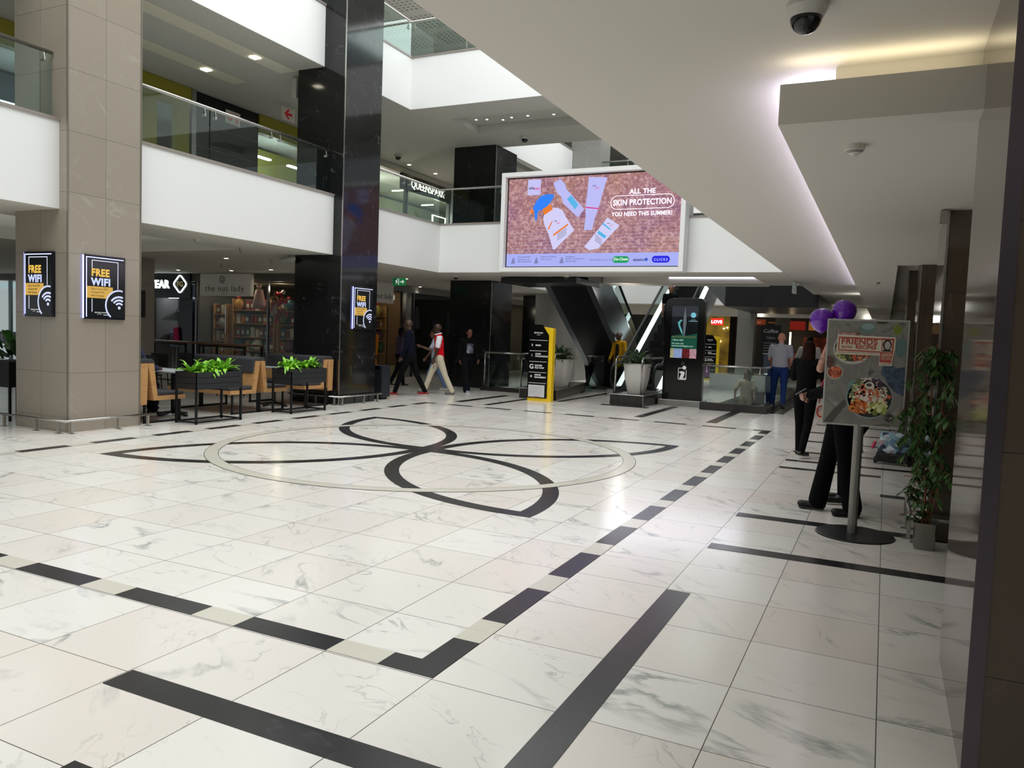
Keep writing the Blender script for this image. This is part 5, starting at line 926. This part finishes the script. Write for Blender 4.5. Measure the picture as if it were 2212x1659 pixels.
def high_table(label, x0, x1, y0, y1):
    t = thing('bar_table', label, 'table', ((x0+x1)/2, (y0+y1)/2, 0)); o = t.location; MB(o).box(x0, x1, y0, y1, 1.03, 1.07).build('tabletop', mat('#6a4b33', .4, noise=.2), t)
    for x in (x0+.03, x1-.03):
        for y in (y0+.03, y1-.03): b = MB(o); sqtube(b, (x, y, 0), (x, y, 1.03), .04); b.build('leg', MET, t)
    b = MB(o); sqtube(b, (x0, y0+.03, 1.01), (x1, y0+.03, 1.01), .04); sqtube(b, (x0, y0+.03, .12), (x1, y0+.03, .12), .03); b.build('frame_rail', MET, t)
high_table('tall wooden bar table on black legs in front of the sports shop', -15.3, -13.5, 10.0, 10.6); high_table('tall wooden bar table on black legs in front of the nut shop', -13.0, -11.5, 9.9, 10.5)
def dark_chair(x, y, rz, first=[None]):
    if first[0] is None:
        t = thing('cafe_chair', 'black cafe chair in the dim seating area behind the planters', 'chair', (x, y, 0), rz, 'black chairs in the seating area'); first[0] = t
        bev(MB().box(-.2, .2, -.2, .2, .44, .48).build('seat', BLACK, t), .01); bev(MB().box(-.2, .2, .18, .21, .55, .85).build('backrest', BLACK, t), .01)
        for sx in (-1, 1):
            MB().tube([(sx*.18, -.18, .44), (sx*.2, -.2, 0)], .012, 8).build('leg', MET, t); MB().tube([(sx*.18, .19, .85), (sx*.18, .19, .44), (sx*.2, .22, 0)], .012, 8).build('leg', MET, t)
    else: tree_copy(first[0], (x, y, 0), rz)
for x, y, rz in ((-10.9, 4.9, PI), (-10.7, 6.5, 0), (-11.6, 7.4, 1.2), (-12.4, 8.2, .3), (-10.9, 8.9, 2.8), (-11.9, 6.1, PI/2), (-13.2, 7.2, .5), (-12.6, 9.4, PI)): dark_chair(x, y, rz)
t = thing('litter_bin', 'dark grey metal bin standing behind the black marble column', 'bin', (-8.34, 10.75, 0), .0); bev(MB().box(-.17, .17, -.16, .16, .05, .75).build('bin_body', mat('#262b33', .4, .3), t), .015); MB().box(-.12, .12, -.11, .11, 0, .05).build('base', BLACK, t); MB().box(-.1, .1, -.162, -.158, .66, .74).build('opening', BLACKG, t)
# dark plant at far left
t = thing('potted_plant', 'dark green broad leaved plant in a black stand at the far left edge', 'potted plant', (-10.05, 3.75, 0)); b = MB(); r = random.Random(5)
for i in range(34):
    a = r.uniform(0, 2*PI); e = r.uniform(.1, 1.3); d = Vector((math.cos(a)*math.cos(e), math.sin(a)*math.cos(e), math.sin(e))); leaf_quad(b, (.15*math.cos(a), .15*math.sin(a), .9+r.uniform(0, .25)), d, Vector((0, 0, 1)), r.uniform(.25, .4), r.uniform(.05, .08), r.uniform(.8, 2.), 5)
b.build('foliage', noisemat('dark_broad_leaves', ['#12240f', '#1f4418', '#3d7a2c'], 4, 3, .35), t, True); MB().box(-.3, .3, -.25, .25, .5, .88).build('planter_body', BLACK, t)
for x, y in ((-.27, -.22), (.27, -.22), (-.27, .22), (.27, .22)): b = MB(); sqtube(b, (x, y, 0), (x, y, .5)); b.build('leg', MET, t)
# ================================================================ FICUS, TROLLEY, BALLOONS
t = thing('potted_tree', 'slender leafy fig tree in a small steel pot by the right-hand columns', 'potted tree', (2.10, 3.28, 0)); r = random.Random(9)
MB().lathe((0, 0, 0), [(.07, 0), (.075, .02), (.08, .20), (.085, .21), (.075, .205), (.0, .2)], 24, 6).build('pot', mat('#8a8882', .25, .9), t, 2)
stems = [[(0, 0, .18), (.05, .02, .55), (-.01, .0, .95), (-.02, .02, 1.25), (.0, .02, 1.6)], [(.02, 0, .18), (.09, .0, .6), (.05, .02, 1.0), (.08, .02, 1.35), (.06, .03, 1.55)], [(-.02, 0, .18), (-.01, -.02, .5), (-.08, 0, .85), (-.15, 0, 1.1)]]
b = MB()
for s in stems: b.tube(s, .011, 8, r2=.004)
tw = []
for i in range(84):
    s = r.choice(stems); k = r.randrange(1, len(s)-1); p = Vector(s[k]).lerp(Vector(s[k+1]), r.random()); a = r.uniform(0, 2*PI)
    if math.cos(a) > .3 and r.random() < .5: a = PI-a
    ln = r.uniform(.12, .34)*(1.0 if p.z < 1.35 else .6)*(.62 if math.cos(a) < -.2 and p.z < 1.0 else 1.); d = Vector((math.cos(a), math.sin(a)*.6, r.uniform(-.1, .5))); q = p+d*ln*.6; e = q+d*ln*.4+Vector((0, 0, -ln*.55))
    if e.x < -.30: continue
    b.tube([p, q, e], .0035, 5, r2=.0015); tw.append((p, q, e))
for i in range(8):
    p = Vector(stems[0][0]).lerp(Vector(stems[0][1]), r.random()); a = r.uniform(2.2, 4.2); e = p+Vector((math.cos(a)*r.uniform(.12, .28), math.sin(a)*.12, r.uniform(-.02, .1))); b.tube([p, e], .003, 5); tw.append((p, (p+e)/2, e))
b.build('branches', mat('#7a5232', .7), t, True)
b = MB()
for p, q, e in tw:
    for k in range(15):
        s = r.random(); c = (p.lerp(q, s*2) if s < .5 else q.lerp(e, s*2-1)); a = r.uniform(0, 2*PI); d = Vector((math.cos(a)*.7, math.sin(a)*.5, -r.uniform(.4, 1.3))); leaf_quad(b, c, d, Vector((0, 0, 1)) if abs(d.normalized().z) < .9 else Vector((1, 0, 0)), r.uniform(.055, .095), r.uniform(.012, .019), .4, 3, .3)
b.build('foliage', noisemat('fig_tree_leaves', ['#2a4a20', '#446a36', '#708f5c'], 10, 3, .35), t, True)
t = thing('trolley_bag', 'trolley bag patterned with pale blue and grey triangles, right of the poster pole', 'bag', (1.92, 8.0, 0), -.15)
TRI = bpy.data.materials.new('triangle_print_fabric'); TRI.use_nodes = True; nt = TRI.node_tree; vo = N(nt, 'ShaderNodeTexVoronoi'); tc = N(nt, 'ShaderNodeTexCoord'); vo.inputs['Scale'].default_value = 14; nt.links.new(tc.outputs['Object'], vo.inputs[0]); sp = N(nt, 'ShaderNodeSeparateColor'); nt.links.new(vo.outputs['Color'], sp.inputs[0]); rp = N(nt, 'ShaderNodeValToRGB'); rp.color_ramp.interpolation = 'CONSTANT'; e = rp.color_ramp.elements; e[0].color = lin('#2c3348'); e[1].position = .25; e[1].color = lin('#8fb4bf')
for ps, c in ((.45, '#c9d6dc'), (.65, '#a9929a'), (.82, '#5d7f96')): q = e.new(ps); q.color = lin(c)
nt.links.new(sp.outputs[0], rp.inputs[0]); nt.links.new(rp.outputs[0], nt.nodes['Principled BSDF'].inputs['Base Color']); nt.nodes['Principled BSDF'].inputs['Roughness'].default_value = .7
b = MB(); b.cap((-.13, .0, .13), (-.13, .14, .36), .075, .07, 1., n=16, side=(1, 0, 0)); b.cap((.13, .0, .13), (.13, .14, .36), .075, .07, 1., n=16, side=(1, 0, 0)); b.cap((0, .0, .13), (0, .14, .36), .075, .07, 1., n=16, side=(1, 0, 0)); b.box(-.16, .16, -.07, .1, .09, .2)
o1 = b.build('bag_body', TRI, t); m_ = o1.modifiers.new('r', 'REMESH'); m_.mode = 'VOXEL'; m_.voxel_size = .014; s_ = o1.modifiers.new('s', 'SMOOTH'); s_.iterations = 12; m_.use_smooth_shade = True
b = MB(); b.cap((-.13, .14, .36), (.13, .14, .36), .08, .08, .7); b.build('bag_flap', TRI, t, True)
bev(MB().box(-.2, .2, -.13, .02, .03, .15).build('black_base', BLACK, t), .02)
for s in (-1, 1): MB().tube([(s*.19, -.05, .045), (s*.225, -.05, .045)], .045, 16).build('wheel', RUBBER, t, 2)
b = MB(); b.tube([(-.1, .18, .3), (-.1, .4, .82), (.1, .4, .82), (.1, .18, .3)], .009, 8); b.build('pull_frame', STEELD, t, True)
MB().cap((-.26, .0, .2), (-.24, .02, .26), .02, .025).build('tag', mat('#d0406a', .5), t, True)
bal = mat('#6a1fb0', .22, noise=.06, nscale=6, coat=.4)
for i, (x, y, z, l) in enumerate(((1.19, 4.25, 1.785, 'lower left purple balloon above the food poster'), (1.375, 4.3, 1.87, 'upper right purple balloon above the food poster'))):
    t = thing('balloon', l, 'balloon', (x, y, z)); MB().lathe((0, 0, 0), [(.006, -.118), (.03, -.108), (.065, -.083), (.095, -.043), (.107, .005), (.098, .06), (.065, .095), (.03, .108), (0, .111)], 32).build('balloon_skin', bal, t, True); MB().lathe((0, 0, -.130), [(.012, 0), (.004, .014)], 12).build('knot', bal, t)
    MB().tube([(0, 0, -.14), ((1.52-x)*.5, (4.62-y)*.5, -.25), (1.50-x, 4.58-y, 1.52-z)], .0015, 4).build('string', mat('#a81c2c', .5), t)
# ================================================================ PEOPLE
def solid(b, name, m, parent, vox=.012, smooth=4):
    o = b.build(name, m, parent); md = o.modifiers.new('r', 'REMESH'); md.mode = 'VOXEL'; md.voxel_size = vox; md.use_smooth_shade = True; s = o.modifiers.new('s', 'SMOOTH'); s.factor = .5; s.iterations = smooth
    bpy.context.view_layer.update(); me = bpy.data.meshes.new_from_object(o.evaluated_get(bpy.context.evaluated_depsgraph_get())); o.modifiers.clear(); o.data = me; me.name = name
    if not me.materials: me.materials.append(m)
    me.polygons.foreach_set('use_smooth', [True]*len(me.polygons)); return o
def person(label, loc, rz, H=1.75, skin='#5a3a28', top='#222222', sleeve='long', pants='#15161a', shoes='#222222', hair=None, hairc='#141010', legs=((.3, .1), (-.3, .2)), arms=((.2, .3, .08), (-.2, .3, .08)), lean=.04, turn=0., face=True, fat=1., vox=.013, wrist=None, flare=0., shirt_len=0., sole='#d8d4cc', coat=False, head_turn=0., neckc=None, spread=.0, topm=None, no_ground=False, shorts=False, nod=0., wworld=None):
    t = thing('person', label, 'person', loc, rz); k = H/1.75; V = lambda x, y, z: Vector((x, y, z))*k
    sk = noisemat('skin_'+skin[1:], [skin, skin], 5, 2, .5) if 0 else mat(skin, .5, noise=.08, nscale=14)
    P = V(0, 0, .95); sp = Vector((0, -math.sin(lean), math.cos(lean)))*k
    hips = {s: P+V(.092*s, 0, -.03) for s in (1, -1)}; sh = {s: P+sp*.475+V(.175*s*fat**.5, 0, 0) for s in (1, -1)}; nk = P+sp*.53; hd = P+sp*.665+V(0, -.025, 0)
    kn, an = {}, {}
    for s, (a, kb) in zip((1, -1), legs):
        kn[s] = hips[s]+V(spread*s, -.43*math.sin(a), -.43*math.cos(a)); an[s] = kn[s]+V(spread*s*.7, -.42*math.sin(a-kb), -.42*math.cos(a-kb))
    dz = 0 if no_ground else min(an[1].z, an[-1].z)-.085*k
    for d_ in (hips, sh, kn, an):
        for s in d_: d_[s] = d_[s]-Vector((0, 0, dz))
    P, nk, hd = P-Vector((0, 0, dz)), nk-Vector((0, 0, dz)), hd-Vector((0, 0, dz))
    el, wr = {}, {}
    for s, (a, e, out) in zip((1, -1), arms):
        el[s] = sh[s]+V(.285*math.sin(out)*s, -.285*math.sin(a)*math.cos(out), -.285*math.cos(a)*math.cos(out)); f_in = .25*math.sin(min(e, 1.6))
        wr[s] = el[s]+V(-.25*f_in*s+.25*math.sin(out)*.4*s, -.25*math.sin(a+e)*math.sqrt(max(0, 1-f_in**2)), -.25*math.cos(a+e)*math.sqrt(max(0, 1-f_in**2)))
        if wworld and wworld.get(s):
            RI = Matrix.Rotation(-rz, 3, 'Z'); el[s], wr[s] = [RI @ (Vector(q)-Vector(loc)) for q in wworld[s]]
        if wrist and wrist.get(s): el[s], wr[s] = [Vector(q)*k-Vector((0, 0, dz*0)) for q in wrist[s]]
    R = Matrix.Rotation(head_turn, 3, 'Z') @ Matrix.Rotation(nod, 3, 'X'); hp = lambda x, y, z: hd+R @ V(x, y, z)
    b = MB(); X = (1, 0, 0)
    b.cap(P+V(0, 0, -.02), P+sp*.22, .125*k*fat, .115*k*fat, .7, side=X); b.cap(P+sp*.2, P+sp*.42, .12*k*fat, .15*k*fat, .62, side=X); b.cap(sh[1]-V(.03, 0, 0), sh[-1]+V(.03, 0, 0), .055*k, .055*k); b.cap(nk-sp*.05, hd-V(0, -.01, .05), .058*k, .05*k)
    b.ell(hp(0, 0, .03), .074*k, .092*k, .092*k, 18, 14, R); b.ell(hp(0, -.02, -.035), .058*k, .07*k, .075*k, 18, 12, R); b.cap(hp(0, -.088, .012), hp(0, -.108, -.022), .010*k, .015*k); b.cap(hp(0, -.07, -.085), hp(0, -.072, -.09), .024*k, .022*k)
    b.cap(hp(-.03, -.083, .032), hp(.03, -.083, .032), .012*k, .012*k)
    for s in (1, -1): b.ell(hp(.077*s, .005, 0), .012*k, .02*k, .032*k, 8, 8, R)
    for s in (1, -1):
        b.cap(hips[s], kn[s], .078*k*fat, .05*k); b.cap(kn[s], an[s], .05*k, .034*k); b.cap(an[s], an[s]+V(0, -.075, -.06), .032*k, .022*k)
        b.cap(sh[s], el[s], .046*k*fat**.5, .039*k*fat**.5); b.cap(el[s], wr[s], .040*k*fat**.5, .027*k)
        d = (wr[s]-el[s]).normalized(); pn = Vector((-s, 0, 0)); pn = (pn-d*pn.dot(d)).normalized(); w = d.cross(pn)*(1 if s > 0 else -1)
        b.cap(wr[s]+d*.02*k, wr[s]+d*.085*k, .034*k, .036*k, .45, side=w)
        for i, ln in enumerate((.075, .082, .078, .06)):
            q0 = wr[s]+d*.085*k+w*(-.030+.02*i)*k*(-1); q1 = q0+(d*.8+pn*.45).normalized()*ln*.55*k; q2 = q1+(d*.35+pn*.9).normalized()*ln*.5*k; b.cap(q0, q1, .0095*k, .009*k, n=8); b.cap(q1, q2, .009*k, .008*k, n=8)
        q0 = wr[s]+d*.03*k+w*.03*k; q1 = q0+(d*.7+w*.6+pn*.3).normalized()*.04*k; q2 = q1+(d*.9+pn*.4).normalized()*.03*k; b.cap(q0, q1, .012*k, .0105*k, n=8); b.cap(q1, q2, .0105*k, .009*k, n=8)
    solid(b, 'body', sk, t, min(vox, .0095), 3)
    if face:
        for s in (1, -1): MB().ell(hp(.03*s, -.091, .012), .011*k, .006*k, .007*k, 8, 6).build('eye', mat('#0e0a08', .2), t, True)
        MB().cap(hp(-.022, -.094, -.052), hp(.022, -.094, -.052), .006*k, .006*k, n=8).build('lips', mat('#6b2f2c' if skin < '#6' else '#a85a50', .45), t, True)
    tm = topm or mat(top, .9, noise=.08, nscale=9, spec=.12)
    b = MB(); L0 = -.05-shirt_len
    b.cap(P+sp*(L0+.10), P+sp*.24, (.15+.03*coat)*k*fat, .145*k*fat, .76, .7, side=X); b.cap(P+sp*.2, P+sp*.43, .15*k*fat, .168*k*fat, .7, .62, side=X); b.cap(sh[1]-V(.02, 0, .01), sh[-1]+V(.02, 0, -.01), .068*k, .068*k); b.cap(nk-sp*.06, nk-sp*.01, .085*k, .066*k)
    if coat: b.cap(P+sp*L0, P+sp*.2, .19*k*fat, .16*k, .78, .7, side=X)
    for s in (1, -1):
        if sleeve == 'long': b.cap(sh[s], el[s], .062*k*fat**.5, .054*k*fat**.5); b.cap(el[s], wr[s]-(wr[s]-el[s]).normalized()*.01, .054*k*fat**.5, .042*k)
        elif sleeve == 'short': b.cap(sh[s], sh[s].lerp(el[s], .72), .060*k*fat**.5, .058*k*fat**.5)
    solid(b, 'top', tm, t, vox)
    b = MB(); b.cap(P+V(0, 0, -.03), P+sp*.1, .148*k*fat, .138*k*fat, .76, side=X)
    for s in (1, -1):
        b.cap(hips[s], kn[s], .092*k*fat, (.066+flare*.4)*k)
        if not shorts: b.cap(kn[s], an[s]+V(0, 0, .0), (.064+flare*.4)*k, (.052+flare)*k)
    solid(b, 'trousers' if not shorts else 'shorts', mat(pants, .9, noise=.08, nscale=9, spec=.12), t, vox)
    for i, s in enumerate((1, -1)):
        lift = an[s].z-.085*k; pt = min(.75, max(0, lift*3.2)) if legs[i][0]-legs[i][1] < 0 else (-.3 if lift > .02 else 0)
        fd = Vector((s*.12, -math.cos(pt), -math.sin(pt))).normalized(); up = Vector((0, -math.sin(pt), math.cos(pt))); a0 = an[s]-up*.045*k
        so = MB(); so.cap(a0-fd*.045*k+up*.0, a0+fd*.15*k, .043*k, .042*k, .7, side=(1, 0, 0)); so.cap(an[s]+up*.0*k, a0+fd*.04*k, .046*k, .042*k); q = solid(so, 'shoe', mat(shoes, .5, noise=.12, nscale=25), t, .009, 2)
        so = MB(); so.cap(a0-fd*.048*k-up*.028*k, a0+fd*.155*k-up*.028*k, .044*k, .043*k, .28, side=(1, 0, 0)); so.build('sole', mat(sole, .6), q, True)
    if hair:
        hm = mat(hairc, .8, noise=.25, nscale=40, spec=.12); b = MB()
        b.ell(hp(0, .018, .045), .083*k, .094*k, .093*k, 16, 12)
        if hair in ('long', 'braids'): b.cap(hp(0, .05, .03), hp(0, .07, -.13), .08*k, .088*k, .6, side=X); b.cap(hp(-.02, .07, -.1), hp(-.015, .085, -.25), .082*k, .055*k, .4, side=X); b.cap(hp(.04, .075, -.1), hp(.055, .085, -.2), .05*k, .03*k, .5, side=X)
        if hair == 'long': [b.cap(hp(.07*s, .02, .03), hp(.075*s, .02, -.16), .03*k, .03*k) for s in (1, -1)]
        if hair == 'bob': b.cap(hp(0, .045, .02), hp(0, .05, -.06), .085*k, .08*k, .7, side=X)
        solid(b, 'hair', hm, t, .011, 3)
    t['_'] = 0; del t['_']
    return t, dict(sh=sh, el=el, wr=wr, P=P, hd=hd, hp=hp, an=an, kn=kn, nk=nk, sp=sp, k=k)
fl = PI/2   # rz so that the front (-y local) points to -x world: rotate by -90deg
LEFT = -1.02
t, J = person('man with shaved head in a navy hooded jacket, black trousers and red sneakers, striding left', (-8.35, 11.95, 0), LEFT-.15, 1.86, '#4a3024', '#0e1220', 'long', '#0b0b0d', '#8e1218', legs=((.42, .12), (-.36, .12)), arms=((.1, .35, .1), (-.1, .3, .1)), face=True, shirt_len=.08, fat=1.05)
b = MB(); b.cap(J['nk']+Vector((0, .06, -.04)), J['nk']+Vector((0, .09, -.14)), .085, .07, .5, side=(1, 0, 0)); solid(b, 'hood', mat('#0e1220', .8), t)
t, J = person('man in red football shirt with white sleeves and cream trousers, holding keys', (-8.15, 12.95, 0), LEFT+.05, 1.8, '#3a2118', '#d11222', 'short', '#c9bfa8', '#5f5a58', legs=((-.34, .1), (.44, .1)), arms=((.15, .15, .1), (-.1, .3, .1)), flare=.012, fat=1.08, sole='#6d6a66', shirt_len=.05)
for s in (1, -1): b = MB(); b.cap(J['sh'][s]-Vector((0, 0, .02)), J['sh'][s].lerp(J['el'][s], .78), .074, .07); solid(b, 'sleeve', mat('#e6e4ea', .7), t)
b = MB(); b.tube([J['nk']+Vector((.075*math.cos(a), -.02+.075*math.sin(a), .01+.02*math.sin(a))) for a in [2*PI*i/16 for i in range(16)]], .018, 8, closed=True); b.build('collar', mat('#e6e4ea', .7), t, True)
b = MB(); w = J['wr'][1]; b.tube([w+Vector((-.02, -.0, -.15)), w+Vector((-.02, 0, -.2)), w+Vector((-.03, -.01, -.24))], .008, 6); b.build('keys', BLACK, t)
text('Emirates', .045, mat('#b82838', .6), t, (J['sh'][1].x+.072, J['sh'][1].y-.08, J['sh'][1].z-.2), '+x', bold=.001)
t, J = person('woman in a light grey top and denim, half hidden behind the man in red', (-8.75, 13.75, 0), LEFT+.1, 1.62, '#6a4636', '#aeb6c2', 'short', '#5a7090', '#a9a49c', hair='bob', legs=((.4, .12), (-.34, .1)), arms=((.6, 1.3, .1), (.2, .5, .1)), shorts=False, shirt_len=.03)
t, J = person('woman in a black sweatshirt with a grey printed picture and blue white sneakers, walking forward', (-7.98, 14.1, 0), .95, 1.68, '#6b4433', '#0b0b0d', 'long', '#0e0f13', '#8fa0b4', hair='bob', hairc='#0a0808', legs=((-.32, .1), (.34, .1)), arms=((.15, .3, .16), (-.2, .3, .16)), flare=.045, fat=1.12, spread=.02, sole='#d9d9dc')
b = MB(); z0 = J['P'].z+.14*J['k']; b.cap((0, -.125, z0), (0, -.125, z0+.22), .10, .105, .22, side=(1, 0, 0)); b.build('chest_print', noisemat('chest_print_picture', ['#17181f', '#3a3d4c', '#8f93a0'], 9, 3, .7), t, True)
person('person in a purple grey sweater and black trousers seen from behind near the black column', (-10.15, 14.2, 0), PI-.6, 1.62, '#33201a', '#4a4254', 'long', '#0c0c10', '#0c0c0e', hair='bob', hairc='#0c0808', legs=((.3, .15), (-.3, .2)), fat=1.1, spread=.03)
person('person in orange clothes almost hidden behind the black column', (-11.1, 14.2, 0), PI, 1.66, '#3a241c', '#b8701c', 'long', '#b8701c', '#2a2018', hair='bob', hairc='#b8701c', fat=1.1, shirt_len=.3, coat=True)
t, J = person('grey haired woman in an open mustard yellow coat over black, standing by the escalator', (-5.08, 17.75, 0), -.35, 1.72, '#4f3426', '#c9971a', 'long', '#0d0d10', '#111114', hair='short', hairc='#8a8684', legs=((.12, .05), (-.12, .05)), arms=((.05, .25, .24), (.1, .5, .16)), coat=True, shirt_len=.1, head_turn=-.5)
b = MB(); b.cap(J['P']+Vector((0, -.13, 0))-J['sp']*.12, J['P']+J['sp']*.42+Vector((0, -.075, 0)), .06, .065, .5, side=(1, 0, 0)); solid(b, 'inner_shirt', mat('#0c0c0f', .8), t, .012, 2)
person('man in a black t-shirt riding down the bright escalator', (-4.12, 19.5, 1.4), .1, 1.78, '#8f6650', '#0d0d10', 'short', '#16171c', '#111111', hair='short', hairc='#3a2a20', legs=((.1, .05), (-.1, .05)), arms=((.1, .15, .12), (.1, .15, .12)))
person('woman in a beige two piece with long dark hair riding down behind the glass balustrade', (-1.55, 17.8, -.85), .35, 1.66, '#6a4434', '#b8ab90', 'short', '#a89c82', '#5a4a3c', hair='long', hairc='#1c1412', legs=((.12, .05), (-.05, .05)), arms=((.3, .6, .1), (.2, .3, .45)), flare=.03, head_turn=-.7)
t, J = person('bald man in a grey polo shirt and blue jeans walking away', (-.42, 15.2, 0), PI+.05, 1.80, '#b07a62', '#8e8e94', 'short', '#182c58', '#0c0c0e', legs=((.10, .02), (-.38, .32)), arms=((.25, .8, .16), (.2, .8, .14)), fat=1.16, face=True, sole='#1c1c1e', spread=.02)
person('person in a white shirt with dark hair in front of the far shops', (.05, 16.9, 0), PI, 1.78, '#3a261e', '#b5b2ac', 'long', '#15161a', '#101012', hair='short', hairc='#0e0a0a', fat=1.15, arms=((.5, 1.4, .35), (.3, 1.2, .2)))
person('woman in black with long dark brown hair seen from behind, in striped black sneakers', (.78, 7.9, 0), PI-.35, 1.60, '#8a5e4a', '#0a0a0c', 'long', '#0b0b0d', '#101012', hair='long', hairc='#24120e', legs=((.12, .05), (-.14, .25)), arms=((.4, 1.3, .3), (.3, 1.2, .2)), sole='#c9c2b8', fat=1.02, vox=.012, shirt_len=.04)
t, J = person('man in black clothes and black lace shoes holding a phone, behind the food poster', (1.43, 4.22, 0), -1.42, 1.78, '#a87c68', '#08080a', 'long', '#09090b', '#08080a', hair='short', hairc='#1c1410', legs=((-.08, .1), (.22, .05)), arms=((.3, 1.2, .1), (.3, 1.2, .1)), fat=1.25, flare=.032, sole='#0a0a0a', vox=.011, shirt_len=.07, wrist={1: ((.20, -.12, 1.13), (.03, -.30, 1.07)), -1: ((-.22, -.10, 1.13), (-.05, -.29, 1.07))})
w = J['wr'][1]+(J['wr'][1]-J['el'][1]).normalized()*.06; b = MB(); b.box(-.03, .03, -.055, .055, 0, .009); ph = b.build('phone', mat('#1c1d22', .5), t); ph.location = w+Vector((.0, -.03, .035)); ph.rotation_euler = (.6, 0, .1)
b = MB(); b.tube([J['nk']+Vector((.05, -.07, -.02)), (.04, -.2, 1.2), (.02, -.22, 1.02)], .006, 6); b.tube([J['nk']+Vector((-.05, -.07, -.02)), (.0, -.2, 1.2), (.02, -.22, 1.02)], .006, 6); b.build('lanyard', mat('#b81c34', .6), t, True)
b = MB(); b.tube([(.12, -.21+.03*math.cos(a), .95+.05*math.sin(a)) for a in [2*PI*i/20 for i in range(20)]], .007, 8, closed=True); b.build('red_strap', mat('#b82420', .5), t, True)
t, J = person('person with a raised bare tattooed forearm holding balloons, mostly hidden behind the food poster', (1.42, 4.80, 0), -1.3, 1.80, '#c99a86', '#101012', 'short', '#0a0a0c', '#0a0a0c', hair='short', hairc='#2a2018', legs=((.02, .05), (-.05, .05)), fat=1.0, arms=((.2, .3, .1), (.3, .3, .1)), wworld={-1: ((1.19, 4.48, 1.33), (1.29, 4.5, 1.66))})
b = MB(); d = (J['wr'][-1]-J['el'][-1]); b.cap(J['el'][-1]+d*.15+Vector((0, 0, .0)), J['el'][-1]+d*.9, .0425, .035); b.build('tattoo_sleeve', noisemat('tattooed_skin', ['#6a5048', '#c99a86', '#c99a86'], 22, 4, .5), t, True)
person('child in black trousers and white soled sneakers walking off with the trolley bag', (1.52, 8.75, 0), PI-.25, 1.5, '#6a4636', '#1c1c22', 'long', '#0b0b0e', '#a9a49a', hair='bob', legs=((.25, .05), (-.42, .75)), arms=((.1, .2, .1), (-.4, .2, .2)), sole='#a39b8c')
person('person seated on the oak bench beside the beige column, mostly hidden by it', (-9.05, 4.95, .0), PI, 1.74, '#4a3024', '#3a3f55', 'long', '#15192a', '#0c0c0e', hair='short', legs=((1.45, 1.35), (1.4, 1.45)), arms=((.5, .9, .1), (.5, .9, .1)), fat=1.05)
person('person in dark blue behind the directory sign, only the shoulder showing', (-6.4, 18.9, 0), PI, 1.75, '#33201a', '#10142a', 'long', '#101218', '#111111', hair='short')

# ---- distant stands in the rear hall
t = thing('menu_board', 'tall black menu board with white writing far behind, right of the grey column', 'sign board', (-2.25, 27.6, 0)); MB().box(-.36, .36, 0, .04, .55, 2.25).build('board', mat('#121417', .4), t)
for sx in (-1, 1): MB().box(sx*.3-.02, sx*.3+.02, .0, .04, 0, .55).build('leg', STEELD, t)
text('Coffee', .2, mat('#b9bdbb', .6), t, (0, -.002, 1.95), align='CENTER'); text('Cakes', .14, mat('#9a9e9c', .6), t, (0, -.002, 1.72), align='CENTER')
for k in range(5): MB().box(-.25, .22-.06*(k % 2), -.004, 0, 1.55-.1*k, 1.57-.1*k).build('written_line', mat('#8a8e8c', .6), t)
t = thing('display_counter', 'pale blue grey display stand topped with white flowers, far behind the glass balustrade', 'counter', (-1.9, 25.9, 0)); bev(MB().box(-.3, .3, -.25, .25, 0, 1.15).build('cabinet', mat('#5d6a80', .5), t), .01); MB().box(-.33, .33, -.28, .28, 1.15, 1.18).build('counter_top', mat('#c9c9c9', .4), t)
t = thing('flower_bunch', 'small bunch of white flowers on the far display stand', 'flowers', (-1.9, 25.9, 1.18)); r = random.Random(3)
MB().lathe((0, 0, 0), [(.06, 0), (.08, .12), (.075, .13)], 14).build('vase', mat('#8fa0a8', .3), t, True)
b = MB(); [b.ell((r.uniform(-.14, .14), r.uniform(-.1, .1), .2+r.uniform(-.04, .12)), .045, .045, .035, 8, 6) for _ in range(16)]; b.build('blossoms', mat('#c9ccb0', .6), t, True)
t = thing('pull_up_banner', 'narrow orange banner on a black foot behind the glass near the man in grey', 'banner', (-1.05, 23.6, 0)); MB().box(-.16, .16, -.01, .01, .1, 1.25).build('banner_cloth', mat('#b8431c', .6), t); MB().box(-.2, .2, -.08, .08, 0, .1).build('foot', BLACK, t)
t = thing('food_counter', 'long dark food counter with lit menu strip at the far end behind the balustrade', 'counter', (-.6, 34.0, 0)); MB().box(-2.0, 2.2, 0, .7, 0, 1.05).build('counter_body', mat('#2a2422', .5), t); MB().box(-2.05, 2.25, -.05, .75, 1.05, 1.1).build('counter_top', mat('#6a5a4a', .4), t)
for i, (x, c) in enumerate(((-1.4, '#8a1c14'), (-.5, '#a8682a'), (.5, '#7a2018'), (1.4, '#5a4a2a'))): MB().box(x-.38, x+.38, .3, .33, 2.2, 2.6).build('menu_panel', mat(c, .5, emit=.4), t)
